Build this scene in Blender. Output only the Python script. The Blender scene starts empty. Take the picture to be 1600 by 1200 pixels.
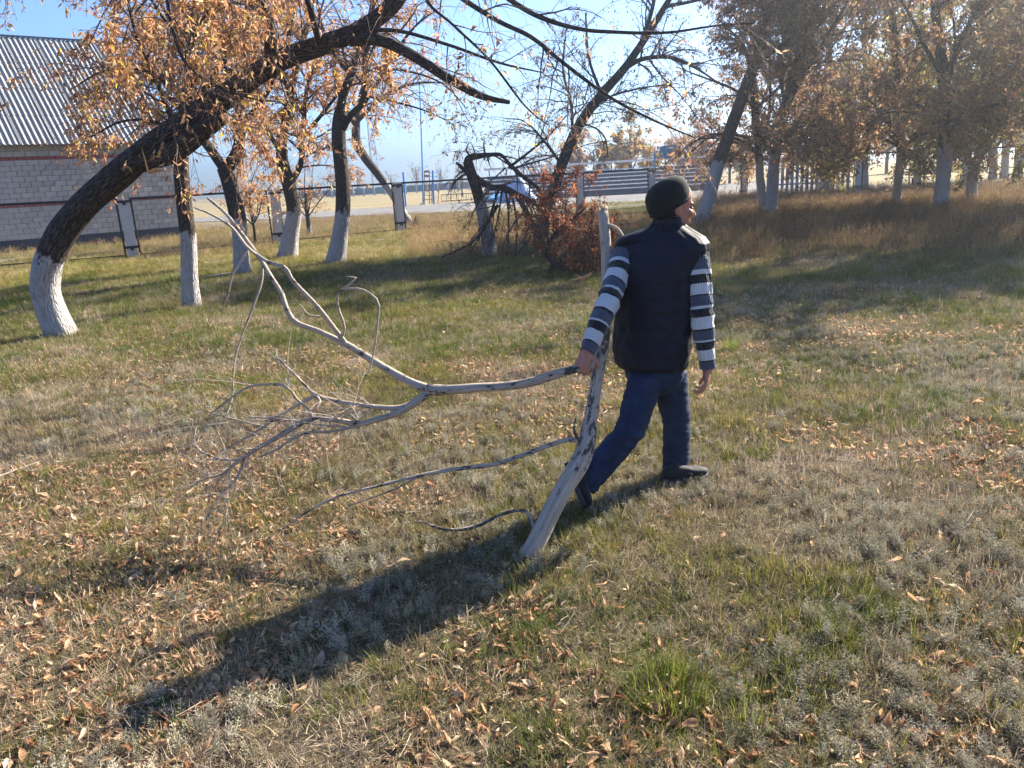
import bpy, math, random
import numpy as np
from math import radians, sin, cos, pi

# ------------------------------------------------------------------ camera, light, exposure
SC = bpy.context.scene
COL = SC.collection
W0, H0, FPX = 1600, 1200, 1200.0
CAM_H, PITCH, ROLL = 1.72, radians(15.0), radians(3.4)
_f = np.array([0, cos(PITCH), -sin(PITCH)])
_r0 = np.array([1.0, 0, 0]); _u0 = np.array([0, sin(PITCH), cos(PITCH)])
_r = _r0 * cos(ROLL) - _u0 * sin(ROLL)
_u = _u0 * cos(ROLL) + _r0 * sin(ROLL)
EYE = np.array([0, 0, CAM_H])
from mathutils import Matrix, Vector
cam_d = bpy.data.cameras.new('camera'); cam = bpy.data.objects.new('camera', cam_d); COL.objects.link(cam)
cam_d.sensor_width = 36.0; cam_d.lens = 36.0 * FPX / W0; cam_d.clip_end = 3000; cam_d.clip_start = 0.05
M = Matrix(((_r[0], _u[0], -_f[0], 0), (_r[1], _u[1], -_f[1], 0), (_r[2], _u[2], -_f[2], CAM_H), (0, 0, 0, 1)))
cam.matrix_world = M
SC.camera = cam

SUN_AZ, SUN_EL = radians(50.5), radians(29.5)
world = bpy.data.worlds.new('World'); SC.world = world; world.use_nodes = True
wn = world.node_tree.nodes; wl = world.node_tree.links
sky = wn.new('ShaderNodeTexSky'); sky.sky_type = 'NISHITA'; sky.sun_disc = False
sky.sun_elevation = SUN_EL; sky.sun_rotation = SUN_AZ
sky.air_density = 0.9; sky.dust_density = 0.15; sky.ozone_density = 2.2; sky.altitude = 150
wb = wn.new('ShaderNodeMix'); wb.data_type = 'RGBA'; wb.blend_type = 'MULTIPLY'; wb.inputs['Factor'].default_value = 1.0   # camera white balance on the whole sky
wl.new(sky.outputs[0], wb.inputs[6]); wb.inputs[7].default_value = (.80, .95, 1.24, 1); wl.new(wb.outputs[2], wn['Background'].inputs[0]); wn['Background'].inputs[1].default_value = 0.054
sun_d = bpy.data.lights.new('sun', 'SUN'); sun = bpy.data.objects.new('sun', sun_d); COL.objects.link(sun)
sun_d.energy = 5.0; sun_d.angle = radians(0.53); sun_d.color = (1.0, 0.90, 0.74)
sun_vec = Vector((sin(SUN_AZ) * cos(SUN_EL), cos(SUN_AZ) * cos(SUN_EL), sin(SUN_EL)))
sun.rotation_euler = sun_vec.to_track_quat('Z', 'Y').to_euler(); sun.location = sun_vec * 60
SC.view_settings.view_transform = 'Standard'; SC.view_settings.look = 'None'
SC.view_settings.exposure = 2.05; SC.view_settings.gamma = 1.0; SC.view_settings.use_curve_mapping = False
SC.render.engine = 'CYCLES'
SC.cycles.max_bounces = 6; SC.cycles.diffuse_bounces = 3; SC.cycles.transmission_bounces = 4
SC.cycles.transparent_max_bounces = 8; SC.cycles.sample_clamp_indirect = 6

RNG = np.random.default_rng(11)

# ------------------------------------------------------------------ helpers: places
def ray(px, py): return _f + _r * (px - W0 / 2) / FPX - _u * (py - H0 / 2) / FPX
def at(px, py, Y):
    d = ray(px, py); return EYE + d * (Y / d[1])
def ground_xy(px, py):
    d = ray(px, py); return EYE + d * (-CAM_H / d[2])
def project(p):
    q = np.asarray(p, float) - EYE; z = q @ _f
    return np.stack([W0 / 2 + FPX * (q @ _r) / z, H0 / 2 - FPX * (q @ _u) / z, z], -1)
def pth(pts):            # [(px,py,Y)...] -> world points
    return np.array([at(*p) for p in pts])

def _hash(ix, iy, seed):
    n = (ix.astype(np.int64) * 374761393 + iy.astype(np.int64) * 668265263 + seed * 1442695041) & 0x7fffffff
    n = (n ^ (n >> 13)) * 1274126177 & 0x7fffffff
    return ((n ^ (n >> 16)) & 0xffff) / 65535.0
def vnoise(x, y, seed=0):
    x = np.asarray(x, float); y = np.asarray(y, float)
    ix, iy = np.floor(x), np.floor(y); fx, fy = x - ix, y - iy
    fx = fx * fx * (3 - 2 * fx); fy = fy * fy * (3 - 2 * fy)
    a = _hash(ix, iy, seed); b = _hash(ix + 1, iy, seed); c = _hash(ix, iy + 1, seed); d = _hash(ix + 1, iy + 1, seed)
    return (a * (1 - fx) + b * fx) * (1 - fy) + (c * (1 - fx) + d * fx) * fy
def fbm(x, y, scale, seed=0, octv=3):
    s = 0; a = 0.5; t = 0
    for i in range(octv):
        s = s + a * vnoise(np.asarray(x) / scale * 2**i + 17.3 * i, np.asarray(y) / scale * 2**i - 9.1 * i, seed + i); t += a; a *= .5
    return s / t
def gz(x, y):
    r = np.hypot(x, y); k = np.clip(1.2 - r / 60, 0, 1)
    return k * (0.10 * (fbm(x, y, 3.5, 5) - .5) + 0.05 * (fbm(x, y, .6, 9, 2) - .5))
def on_ground(px, py):
    p = ground_xy(px, py); p[2] = float(gz(p[0], p[1])); return p

# ------------------------------------------------------------------ helpers: meshes, objects
def mesh_np(name, V, F, mat=None, smooth=False, attrs=None, mids=None):
    V = np.asarray(V, np.float32)
    me = bpy.data.meshes.new(name)
    if isinstance(F, np.ndarray): Fs = [F]
    else: Fs = [np.asarray(f) for f in F if len(f)]
    me.vertices.add(len(V)); me.vertices.foreach_set('co', V.ravel())
    nl = sum(f.size for f in Fs); npoly = sum(len(f) for f in Fs)
    me.loops.add(nl); me.loops.foreach_set('vertex_index', np.concatenate([f.ravel() for f in Fs]).astype(np.int32))
    tot = np.concatenate([np.full(len(f), f.shape[1]) for f in Fs]).astype(np.int32)
    st = np.concatenate([[0], np.cumsum(tot)[:-1]]).astype(np.int32)
    me.polygons.add(npoly); me.polygons.foreach_set('loop_start', st); me.polygons.foreach_set('loop_total', tot)
    if mids is not None: me.polygons.foreach_set('material_index', np.asarray(mids, np.int32))
    me.update(calc_edges=True)
    me.polygons.foreach_set('use_smooth', np.full(npoly, bool(smooth)))
    for k, (typ, dat) in (attrs or {}).items():
        a = me.attributes.new(k, typ, 'POINT')
        key = {'FLOAT': 'value', 'FLOAT_VECTOR': 'vector', 'FLOAT_COLOR': 'color'}[typ]
        a.data.foreach_set(key, np.asarray(dat, np.float32).ravel())
    for m in (mat if isinstance(mat, (list, tuple)) else [mat]):
        if m is not None: me.materials.append(m)
    return me
def link(name, me, parent=None, loc=(0, 0, 0), **props):
    o = bpy.data.objects.new(name, me); COL.objects.link(o); o.location = loc
    if parent is not None: o.parent = parent
    for k, v in props.items(): o[k] = v
    return o
def thing(name, label, cat, loc, group=None):
    o = bpy.data.objects.new(name, None); COL.objects.link(o); o.location = loc; o.empty_display_size = .2
    o['label'] = label; o['category'] = cat
    if group: o['group'] = group
    return o
class MB:
    """collects solids for one mesh"""
    def __init__(s): s.V = []; s.F = {}; s.n = 0; s.A = {}
    def add(s, V, F, **attrs):
        V = np.asarray(V, float); s.V.append(V)
        for f in (F if isinstance(F, (list, tuple)) else [F]):
            f = np.asarray(f)
            if len(f): s.F.setdefault(f.shape[1], []).append(f + s.n)
        for k, v in attrs.items(): s.A.setdefault(k, []).append(v)
        s.n += len(V); return s
    def box(s, c, size, rz=0.0, axes=None):
        h = np.asarray(size) / 2
        v = np.array([[x, y, z] for x in (-1, 1) for y in (-1, 1) for z in (-1, 1)]) * h
        if axes is None:
            ca, sa = cos(rz), sin(rz); A = np.array([[ca, sa, 0], [-sa, ca, 0], [0, 0, 1]])
        else: A = np.asarray(axes)
        f = np.array([[0, 1, 3, 2], [4, 6, 7, 5], [0, 4, 5, 1], [2, 3, 7, 6], [0, 2, 6, 4], [1, 5, 7, 3]])
        return s.add(v @ A + np.asarray(c), f)
    def bar(s, a, b, w, t=None):
        a = np.asarray(a, float); b = np.asarray(b, float); d = b - a; L = np.linalg.norm(d); d /= L
        ref = np.array([0, 0, 1.0]) if abs(d[2]) < .95 else np.array([1.0, 0, 0])
        u = np.cross(d, ref); u /= np.linalg.norm(u); v = np.cross(u, d)
        return s.box((a + b) / 2, (L, w, t or w), axes=np.array([d, u, v]))
    def tube(s, P, R, sides=8, cap=True):
        V, F, _ = tubes(np.asarray(P)[None], np.asarray(R)[None] if np.ndim(R) else np.full((1, len(P)), R), sides)
        s.add(V, F)
        if cap:
            n = len(V)
            s.F.setdefault(sides, []).append(np.array([list(range(sides))[::-1]]) + s.n - n)
            s.F.setdefault(sides, []).append(np.array([list(range(n - sides, n))]) + s.n - n)
        return s
    def arrays(s): return np.concatenate(s.V), [np.concatenate(f) for f in s.F.values()]
    def build(s, name, mat, parent=None, origin=(0, 0, 0), smooth=False, **props):
        V, F = s.arrays()
        return link(name, mesh_np(name, V - np.asarray(origin), F, mat, smooth), parent, **props)

def tubes(P, R, sides):
    """P (n,k,3), R (n,k) -> verts, quads, (along, angle)"""
    P = np.asarray(P, float); n, k, _ = P.shape
    T = np.gradient(P, axis=1); T /= np.linalg.norm(T, axis=2, keepdims=True) + 1e-9
    m = T.mean(1); ax = np.abs(m).argmin(1); ref = np.eye(3)[ax][:, None, :]
    U = np.cross(T, ref); U /= np.linalg.norm(U, axis=2, keepdims=True) + 1e-9
    Wv = np.cross(T, U)
    an = np.arange(sides) * 2 * pi / sides
    ring = U[:, :, None, :] * np.cos(an)[None, None, :, None] + Wv[:, :, None, :] * np.sin(an)[None, None, :, None]
    V = P[:, :, None, :] + ring * np.asarray(R)[:, :, None, None]
    idx = np.arange(n * k * sides).reshape(n, k, sides)
    a = idx[:, :-1]; b = idx[:, 1:]
    F = np.stack([a, np.roll(a, -1, 2), np.roll(b, -1, 2), b], -1).reshape(-1, 4)
    seg = np.linalg.norm(np.diff(P, axis=1), axis=2); al = np.concatenate([np.zeros((n, 1)), np.cumsum(seg, 1)], 1)
    info = (np.repeat(al[:, :, None], sides, 2).ravel(), np.broadcast_to(an, (n, k, sides)).ravel())
    return V.reshape(-1, 3), F, info
def resample(P, n):
    P = np.asarray(P, float)
    if len(P) == 2: return P[0] + (P[1] - P[0]) * np.linspace(0, 1, n)[:, None]
    Q = np.vstack([2 * P[0] - P[1], P, 2 * P[-1] - P[-2]])
    d = np.linalg.norm(np.diff(P[:, :3], axis=0), axis=1); s = np.concatenate([[0], np.cumsum(d)]); s /= s[-1]
    t = np.linspace(0, 1, n); i = np.clip(np.searchsorted(s, t, 'right') - 1, 0, len(P) - 2)
    u = ((t - s[i]) / (s[i + 1] - s[i]))[:, None]
    p0, p1, p2, p3 = Q[i], Q[i + 1], Q[i + 2], Q[i + 3]
    return .5 * ((2 * p1) + (-p0 + p2) * u + (2 * p0 - 5 * p1 + 4 * p2 - p3) * u**2 + (-p0 + 3 * p1 - 3 * p2 + p3) * u**3)

# ------------------------------------------------------------------ helpers: materials
class NT:
    def __init__(s, name):
        s.m = bpy.data.materials.new(name); s.m.use_nodes = True; s.n = s.m.node_tree.nodes; s.l = s.m.node_tree.links
        s.b = s.n['Principled BSDF']; s.out = s.n['Material Output']
        s.b.inputs['Specular IOR Level'].default_value = .25
    def nd(s, t, **kw):
        n = s.n.new(t)
        for k, v in kw.items():
            if k[0] == '_': setattr(n, k[1:], v)
            else: s.set(n.inputs[k.replace('__', ' ')], v)
        return n
    def set(s, sock, v):
        if hasattr(v, 'is_output') or isinstance(v, bpy.types.NodeSocket): s.l.new(v, sock)
        else: sock.default_value = v
    def noise(s, vec, scale, detail=4, rough=.6):
        n = s.nd('ShaderNodeTexNoise', Scale=scale, Detail=detail, Roughness=rough)
        if vec is not None: s.l.new(vec, n.inputs['Vector'])
        return n.outputs['Fac']
    def ramp(s, fac, stops, interp='LINEAR'):
        n = s.n.new('ShaderNodeValToRGB'); n.color_ramp.interpolation = interp
        e = n.color_ramp.elements
        while len(e) < len(stops): e.new(.5)
        for i, (p, c) in enumerate(stops):
            e[i].position = p; e[i].color = (*c, 1) if len(c) == 3 else c
        s.l.new(fac, n.inputs[0]); return n.outputs['Color']
    def val(s, fac, stops): return s.ramp(fac, [(p, (v, v, v)) for p, v in stops])
    def mix(s, a, b, fac, mode='MIX'):
        n = s.n.new('ShaderNodeMix'); n.data_type = 'RGBA'; n.blend_type = mode
        s.set(n.inputs['Factor'], fac)
        for sock, v in ((n.inputs[6], a), (n.inputs[7], b)):
            s.set(sock, (*v, 1) if isinstance(v, tuple) and len(v) == 3 else v)
        return n.outputs[2]
    def math(s, op, a, b=0.0, clamp=False):
        n = s.n.new('ShaderNodeMath'); n.operation = op; n.use_clamp = clamp
        s.set(n.inputs[0], a); s.set(n.inputs[1], b); return n.outputs[0]
    def attr(s, name, typ='GEOMETRY'):
        n = s.n.new('ShaderNodeAttribute'); n.attribute_name = name; n.attribute_type = typ; return n
    def pos(s): return s.n.new('ShaderNodeNewGeometry').outputs['Position']
    def obj(s): return s.n.new('ShaderNodeTexCoord').outputs['Object']
    def bump(s, h, strength=.5, dist=.01):
        n = s.nd('ShaderNodeBump', Strength=strength, Distance=dist); s.l.new(h, n.inputs['Height'])
        s.l.new(n.outputs[0], s.b.inputs['Normal']); return n.outputs[0]
    def fin(s, col=None, rough=.8, **kw):
        if col is not None: s.set(s.b.inputs['Base Color'], (*col, 1) if isinstance(col, tuple) and len(col) == 3 else col)
        s.set(s.b.inputs['Roughness'], rough)
        for k, v in kw.items(): s.set(s.b.inputs[k.replace('__', ' ')], v)
        return s.m
    def translucent(s, col, amount):
        t = s.n.new('ShaderNodeBsdfTranslucent'); s.l.new(col, t.inputs['Color'])
        mx = s.n.new('ShaderNodeMixShader'); mx.inputs[0].default_value = amount
        s.l.new(s.b.outputs[0], mx.inputs[1]); s.l.new(t.outputs[0], mx.inputs[2]); s.l.new(mx.outputs[0], s.out.inputs['Surface'])

def plain(name, c, rough=.7, var=.25, scale=6.0, metallic=0.0, bump=0.0, bscale=40):
    t = NT(name); v = t.noise(t.obj(), scale, 4, .65)
    col = t.mix(tuple(x * (1 - var) for x in c), tuple(min(1, x * (1 + var)) for x in c), v)
    if bump: t.bump(t.noise(t.obj(), bscale, 3), bump, .004)
    return t.fin(col, rough, Metallic=metallic)

def foliage_mat(name, trans=.45, rough=.6):
    t = NT(name); a = t.attr('col'); t.fin(a.outputs['Color'], rough)
    t.b.inputs['Specular IOR Level'].default_value = .2
    t.translucent(a.outputs['Color'], trans); return t.m
def inst_mat(name, stops, trans=.35, rough=.65):
    """blade colour: per-instance tint picks along a ramp, per-blade value shifts it"""
    t = NT(name); a = t.attr('tint', 'INSTANCER').outputs['Fac']; b = t.attr('bl').outputs['Fac']
    f = t.math('ADD', a, t.math('MULTIPLY', t.math('SUBTRACT', b, .5), .55), True)
    c = t.ramp(f, stops); t.fin(c, rough); t.b.inputs['Specular IOR Level'].default_value = .2
    if trans: t.translucent(c, trans)
    return t.m

# bark with an optional coat of whitewash up to a height (vertex attribute 'wash' > 0 is painted)
def bark_mat(name, dark, light, S=6.0, washcol=(.44, .42, .42), depth=.03):
    t = NT(name); bv = t.attr('buv').outputs['Vector']; w = t.attr('wash').outputs['Fac']
    mp = t.nd('ShaderNodeMapping'); t.l.new(bv, mp.inputs[0]); mp.inputs['Scale'].default_value = (S * 1.1, S * 1.1, S * .42)
    n1 = t.noise(mp.outputs[0], 3.0, 5, .6)
    vor = t.nd('ShaderNodeTexVoronoi', Scale=3.4, _feature='DISTANCE_TO_EDGE'); 
    dst = t.mix(mp.outputs[0], t.nd('ShaderNodeTexNoise', Scale=2.0).outputs['Color'], .25)
    t.l.new(dst, vor.inputs['Vector'])
    fur = t.val(vor.outputs['Distance'], [(0, 0), (.22, 1)])
    hgt = t.math('ADD', t.math('MULTIPLY', fur, .7), t.math('MULTIPLY', n1, .6))
    col = t.ramp(hgt, [(.15, tuple(x * .45 for x in dark)), (.5, dark), (.95, light)])
    edge = t.noise(bv, 9.0, 4, .7)
    wf = t.math('ADD', t.math('MULTIPLY', w, 6.0), t.math('ADD', t.math('MULTIPLY', t.math('SUBTRACT', edge, .5), 2.6), t.math('MULTIPLY', t.math('SUBTRACT', t.noise(bv, 2.6, 2), .5), 4.0)))
    # paint is thin in the deep furrows and knocked off in places
    wf = t.math('SUBTRACT', wf, t.math('MULTIPLY', t.val(t.noise(bv, 14, 5, .75), [(.55, 0), (.72, 1)]), 2.6))
    mask = t.val(wf, [(.42, 0), (.6, 1)])
    wcol = t.mix(tuple(x * .5 for x in washcol), washcol, t.val(hgt, [(.1, .25), (.55, 1)]))
    wcol = t.mix(wcol, (.26, .225, .195), t.math('MULTIPLY', t.val(t.noise(bv, 4.5, 5, .7), [(.48, 0), (.75, 1)]), .75))
    sx = t.nd('ShaderNodeSeparateXYZ'); t.l.new(bv, sx.inputs[0]); low = t.math('ADD', sx.outputs[2], t.math('MULTIPLY', t.noise(bv, 6, 4), .35))
    wcol = t.mix(wcol, (.19, .155, .115), t.val(low, [(.30, .85), (.62, 0)]))      # splashed mud over the foot
    t.bump(hgt, .9, depth)
    return t.fin(t.mix(col, wcol, mask), .9)
MAT_BARK = bark_mat('dark_bark', (.032, .025, .021), (.095, .073, .06))
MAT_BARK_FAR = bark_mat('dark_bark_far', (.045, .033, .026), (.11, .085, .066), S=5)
MAT_TWIG = plain('twig_bark', (.12, .085, .07), .75, .35, 8)
MAT_LEAF = foliage_mat('dry_leaf', .55)
# ------------------------------------------------------------------ ground
def ground_material():
    t = NT('meadow_soil'); p = t.pos()
    mp = t.nd('ShaderNodeMapping'); t.l.new(p, mp.inputs[0]); mp.inputs['Scale'].default_value = (1, 1, 0)
    v = mp.outputs[0]
    big = t.noise(v, .35, 4, .6); mid = t.noise(v, 2.2, 5, .65); fine = t.noise(v, 26, 5, .75)
    soil = t.ramp(fine, [(.25, (.026, .020, .015)), (.5, (.085, .064, .044)), (.78, (.22, .17, .115))])
    thatch = t.ramp(fine, [(.25, (.04, .032, .02)), (.55, (.17, .13, .075)), (.85, (.38, .30, .18))])
    green = t.ramp(fine, [(.25, (.03, .035, .013)), (.6, (.10, .10, .036)), (.9, (.24, .20, .09))])
    c = t.mix(soil, thatch, t.val(mid, [(.4, 0), (.62, 1)]))
    c = t.mix(c, green, t.math('MULTIPLY', t.val(big, [(.42, 0), (.6, 1)]), .75))
    # the open steppe beyond the fence is straw coloured
    ln = t.nd('ShaderNodeVectorMath', _operation='LENGTH'); t.l.new(p, ln.inputs[0])
    far = t.val(t.math('DIVIDE', ln.outputs['Value'], 100.0), [(.45, 0), (.66, 1)])
    straw = t.ramp(t.noise(v, .12, 5, .7), [(.3, (.24, .19, .085)), (.7, (.36, .28, .14))])
    c = t.mix(c, straw, far)
    t.bump(fine, .8, .03)
    return t.fin(c, .95)
def build_ground():
    rr = np.concatenate([[0], np.geomspace(.35, 60, 260), np.geomspace(64, 900, 30)])
    na = 420; an = np.arange(na) * 2 * pi / na
    X = rr[1:, None] * np.sin(an); Y = rr[1:, None] * np.cos(an)
    V = np.stack([X, Y, gz(X, Y)], -1).reshape(-1, 3)
    V = np.vstack([[0, 0, float(gz(0., 0.))], V])
    i = np.arange(na); k = np.arange(len(rr) - 2)[:, None]
    a = 1 + k * na + i; b = 1 + k * na + (i + 1) % na
    Q = np.stack([a, a + na, b + na, b], -1).reshape(-1, 4)
    T = np.stack([np.zeros(na, int), 1 + i, 1 + (i + 1) % na], -1)
    Tq = T
    me = mesh_np('ground', V, [Q[:, ::-1], Tq[:, ::-1]], ground_material(), True)
    return link('ground', me, kind='structure')
GROUND = build_ground()

def road():
    near = [(-40, 420), (300, 348), (480, 341), (620, 335), (720, 331), (790, 331), (860, 331), (940, 329), (1020, 323), (1100, 315), (1180, 306), (1300, 297)]
    far = [(-40, 366), (300, 341), (480, 332), (620, 323), (720, 317), (790, 312), (860, 303), (940, 299), (1020, 295), (1100, 290), (1180, 285), (1300, 279)]
    V = []
    for a, b in zip(near, far):
        for s in np.linspace(0, 1, 6):
            p = ground_xy(*a) * (1 - s) + ground_xy(*b) * s; p[2] = .03 + .02 * (1 - abs(2 * s - 1)) + float(gz(p[0], p[1])); V.append(p)
    F = [[i * 6 + j, (i + 1) * 6 + j, (i + 1) * 6 + j + 1, i * 6 + j + 1] for i in range(len(near) - 1) for j in range(5)]
    t = NT('old_asphalt'); p = t.pos()
    c = t.ramp(t.noise(p, .8, 6, .7), [(.3, (.15, .145, .14)), (.7, (.24, .23, .22))])
    c = t.mix(c, (.10, .10, .10), t.val(t.noise(p, .25, 3), [(.6, 0), (.66, .6)]))
    t.bump(t.noise(p, 40, 3), .4, .01)
    link('road', mesh_np('road', V, np.array(F)[:, ::-1], t.fin(c, .9), True), kind='structure')
road()

# ------------------------------------------------------------------ ground cover: prototypes instanced by one node tree per kind
def blades(n, h0, h1, w, lean, spread, rng, seg=3, curl=.6, tipw=.15):
    """n curved blades; attributes: bl random per blade"""
    V, F, B = [], [], []
    for i in range(n):
        a = rng.uniform(0, 2 * pi); r = spread * math.sqrt(rng.uniform()); b0 = np.array([r * cos(a), r * sin(a), -.01])
        az = a + rng.normal(0, .9); tilt = abs(rng.normal(lean, lean * .5)); h = rng.uniform(h0, h1); ww = w * rng.uniform(.7, 1.3)
        side = np.array([-sin(az), cos(az), 0]); p = b0.copy(); base = len(V); rb = rng.uniform()
        for k in range(seg + 1):
            s = k / seg; wk = ww * (1 - s * (1 - tipw)) / 2
            V += [p - side * wk, p + side * wk]; B += [rb, rb]
            th = tilt + curl * s * s; d = np.array([cos(az) * sin(th), sin(az) * sin(th), cos(th)]); p = p + d * h / seg
        for k in range(seg):
            j = base + 2 * k; F.append([j, j + 1, j + 3, j + 2])
    return np.array(V), np.array(F), np.array(B)
def sprig(rng, stems=6, h=.07):
    """wormwood: feathery stems"""
    V, F, B = [], [], []
    for s in range(stems):
        az = rng.uniform(0, 2 * pi); th = abs(rng.normal(.35, .3)); L = h * rng.uniform(.6, 1.3); rb = rng.uniform()
        b0 = np.array([rng.normal(0, .018), rng.normal(0, .018), -.005]); d = np.array([cos(az) * sin(th), sin(az) * sin(th), cos(th)])
        u = np.cross(d, [.3, .5, .1]); u /= np.linalg.norm(u); w = np.cross(d, u)
        j = len(V); V += [b0 - u * .0012, b0 + u * .0012, b0 + d * L + u * .0006, b0 + d * L - u * .0006]; B += [rb * .5] * 4; F.append([j, j + 1, j + 2, j + 3])
        for k in range(10):
            t = .2 + .8 * (k + .5) / 10; c = b0 + d * L * t; a = k * 2.4 + rng.uniform(0, 1)
            o = u * cos(a) + w * sin(a) + d * .7; o /= np.linalg.norm(o); l = .022 * (1.15 - .6 * t) * rng.uniform(.7, 1.3)
            q = np.cross(o, d); q /= np.linalg.norm(q) + 1e-9
            for sg in (-.55, 0, .55):
                oo = o + q * sg + d * .2 * abs(sg); oo /= np.linalg.norm(oo); st = c + o * l * .35 * (abs(sg) > 0)
                qq = np.cross(oo, w + .3 * u); qq /= np.linalg.norm(qq) + 1e-9
                j = len(V); V += [st, st + oo * l * .55 + qq * .0017, st + oo * l * .9, st + oo * l * .55 - qq * .0017]; B += [rng.uniform()] * 4; F.append([j, j + 1, j + 2, j + 3])
    return np.array(V), np.array(F), np.array(B)
def dead_leaf(rng, L=.075, W=.03):
    """lance-shaped dry leaf, curled across and along"""
    nu, nv = 7, 5; cur = rng.uniform(-16, 24); roll = rng.uniform(.6, 3.6); tw = rng.uniform(-2.2, 2.2)
    V = []
    for i in range(nu):
        s = i / (nu - 1); wd = W * (math.sin(pi * min(1, s * .94 + .03)) ** .75) * (1.15 - .45 * s)
        ang = cur * L * (s - .5) * 1.0; cx = L * (s - .5); cz = .5 * cur * (L * (s - .5)) ** 2
        for j in range(nv):
            q = (j / (nv - 1) - .5) * 2; a = q * roll * .5; rad = wd / 2 / max(.25, roll * .5)
            y = rad * math.sin(a); z = rad * (1 - math.cos(a)) ; tt = tw * (s - .5)
            V.append([cx, y * cos(tt) - z * sin(tt), cz + y * sin(tt) + z * cos(tt) + rng.normal(0, .0012)])
    V = np.array(V); V[:, 2] -= V[:, 2].min(); V[:, 2] += .001
    F = np.array([[i * nv + j, (i + 1) * nv + j, (i + 1) * nv + j + 1, i * nv + j + 1] for i in range(nu - 1) for j in range(nv - 1)])
    j = len(V); V = np.vstack([V, [[-L * .5, .0008, V[2, 2]], [-L * .5, -.0008, V[2, 2]], [-L * .85, -.0006, V[2, 2] + .008], [-L * .85, .0006, V[2, 2] + .008]]])
    F = np.vstack([F, [[j, j + 1, j + 2, j + 3]]])
    return V, F, np.full(len(V), rng.uniform())
def straws(rng, n=7, L=.16):
    V, F, B = [], [], []
    for i in range(n):
        a = rng.uniform(0, 2 * pi); c = np.array([rng.normal(0, .05), rng.normal(0, .05), rng.uniform(.002, .03)]); l = L * rng.uniform(.4, 1.2)
        d = np.array([cos(a), sin(a), rng.normal(0, .12)]); s = np.array([-sin(a), cos(a), 0]) * .0013; up = np.array([0, 0, .0013]); rb = rng.uniform()
        bend = np.array([-sin(a), cos(a), .3]) * rng.normal(0, .012)
        j = len(V)
        for k in range(3):
            p = c + d * l * (k / 2 - .5) + bend * (1 - abs(k - 1)); V += [p - s, p + s, p + up * 1.6]; B += [rb] * 3
        for k in range(2):
            for m in range(3): F.append([j + 3 * k + m, j + 3 * k + (m + 1) % 3, j + 3 * k + 3 + (m + 1) % 3, j + 3 * k + 3 + m])
    return np.array(V), np.array(F), np.array(B)
def tall_stalks(rng, n=14, h=.5):
    V, F, B = blades(n, h * .55, h * 1.1, .0045, .22, .07, rng, 4, .55, .25)
    V2, F2, B2 = blades(int(n * .6), h * .25, h * .5, .005, .5, .08, rng, 3, .9)
    Vs, Fs, Bs = [V, V2], [F, F2 + len(V)], [B, B2]; off = len(V) + len(V2)
    for i in range(0, n, 1):                       # loose seed heads near the tips
        tip = V[i * 10 + 8]; prev = V[i * 10 + 6]; d = tip - prev
        for k in range(5):
            c = tip - d * rng.uniform(0, .9); o = rng.normal(0, 1, 3); o[2] = abs(o[2]); o /= np.linalg.norm(o); q = np.cross(o, rng.normal(0, 1, 3)); q /= np.linalg.norm(q)
            Vs.append(np.array([c, c + o * .012 + q * .004, c + o * .026, c + o * .012 - q * .004])); Fs.append(np.array([[0, 1, 2, 3]]) + off); off += 4; Bs.append(np.full(4, B[i * 10] * .6))
    return np.concatenate(Vs), np.concatenate(Fs), np.concatenate(Bs)

def scatter(name, protos, mat, pts, rot, scl, idx, tint):
    """one object: a point mesh and a node tree that stands the prototype meshes on its points"""
    P = bpy.data.meshes.new(name); P.vertices.add(len(pts)); P.vertices.foreach_set('co', np.asarray(pts, np.float32).ravel())
    for k, typ, key, dat in (('rot', 'FLOAT_VECTOR', 'vector', rot), ('scl', 'FLOAT_VECTOR', 'vector', scl), ('idx', 'INT', 'value', idx), ('tint', 'FLOAT', 'value', tint)):
        a = P.attributes.new(k, typ, 'POINT'); a.data.foreach_set(key, np.asarray(dat, np.int32 if typ == 'INT' else np.float32).ravel())
    ob = link(name, P, kind='stuff')
    g = bpy.data.node_groups.new(name, 'GeometryNodeTree')
    g.interface.new_socket('Geometry', in_out='INPUT', socket_type='NodeSocketGeometry')
    g.interface.new_socket('Geometry', in_out='OUTPUT', socket_type='NodeSocketGeometry')
    gi = g.nodes.new('NodeGroupInput'); go = g.nodes.new('NodeGroupOutput')
    jn = g.nodes.new('GeometryNodeGeometryToInstance')
    order = []
    for i, (V, F, B) in enumerate(protos):
        me = mesh_np(name + '_piece', V, F, mat, name in ('dead_leaf_litter',), {'bl': ('FLOAT', B)})
        po = bpy.data.objects.new(name + '_piece', me)       # never linked: only a mesh source
        oi = g.nodes.new('GeometryNodeObjectInfo'); oi.inputs['Object'].default_value = po
        order.append(oi)
    for oi in order[::-1]: g.links.new(oi.outputs['Geometry'], jn.inputs[0])
    def na(k, typ):
        n = g.nodes.new('GeometryNodeInputNamedAttribute'); n.data_type = typ; n.inputs['Name'].default_value = k
        return [o for o in n.outputs if o.enabled and o.name == 'Attribute'][0]
    ip = g.nodes.new('GeometryNodeInstanceOnPoints'); ip.inputs['Pick Instance'].default_value = True
    er = g.nodes.new('FunctionNodeEulerToRotation')
    g.links.new(gi.outputs[0], ip.inputs['Points']); g.links.new(jn.outputs[0], ip.inputs['Instance'])
    g.links.new(na('idx', 'INT'), ip.inputs['Instance Index']); g.links.new(na('rot', 'FLOAT_VECTOR'), er.inputs[0])
    g.links.new(er.outputs[0], ip.inputs['Rotation']); g.links.new(na('scl', 'FLOAT_VECTOR'), ip.inputs['Scale'])
    g.links.new(ip.outputs[0], go.inputs[0])
    md = ob.modifiers.new('scatter', 'NODES'); md.node_group = g
    return ob

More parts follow.
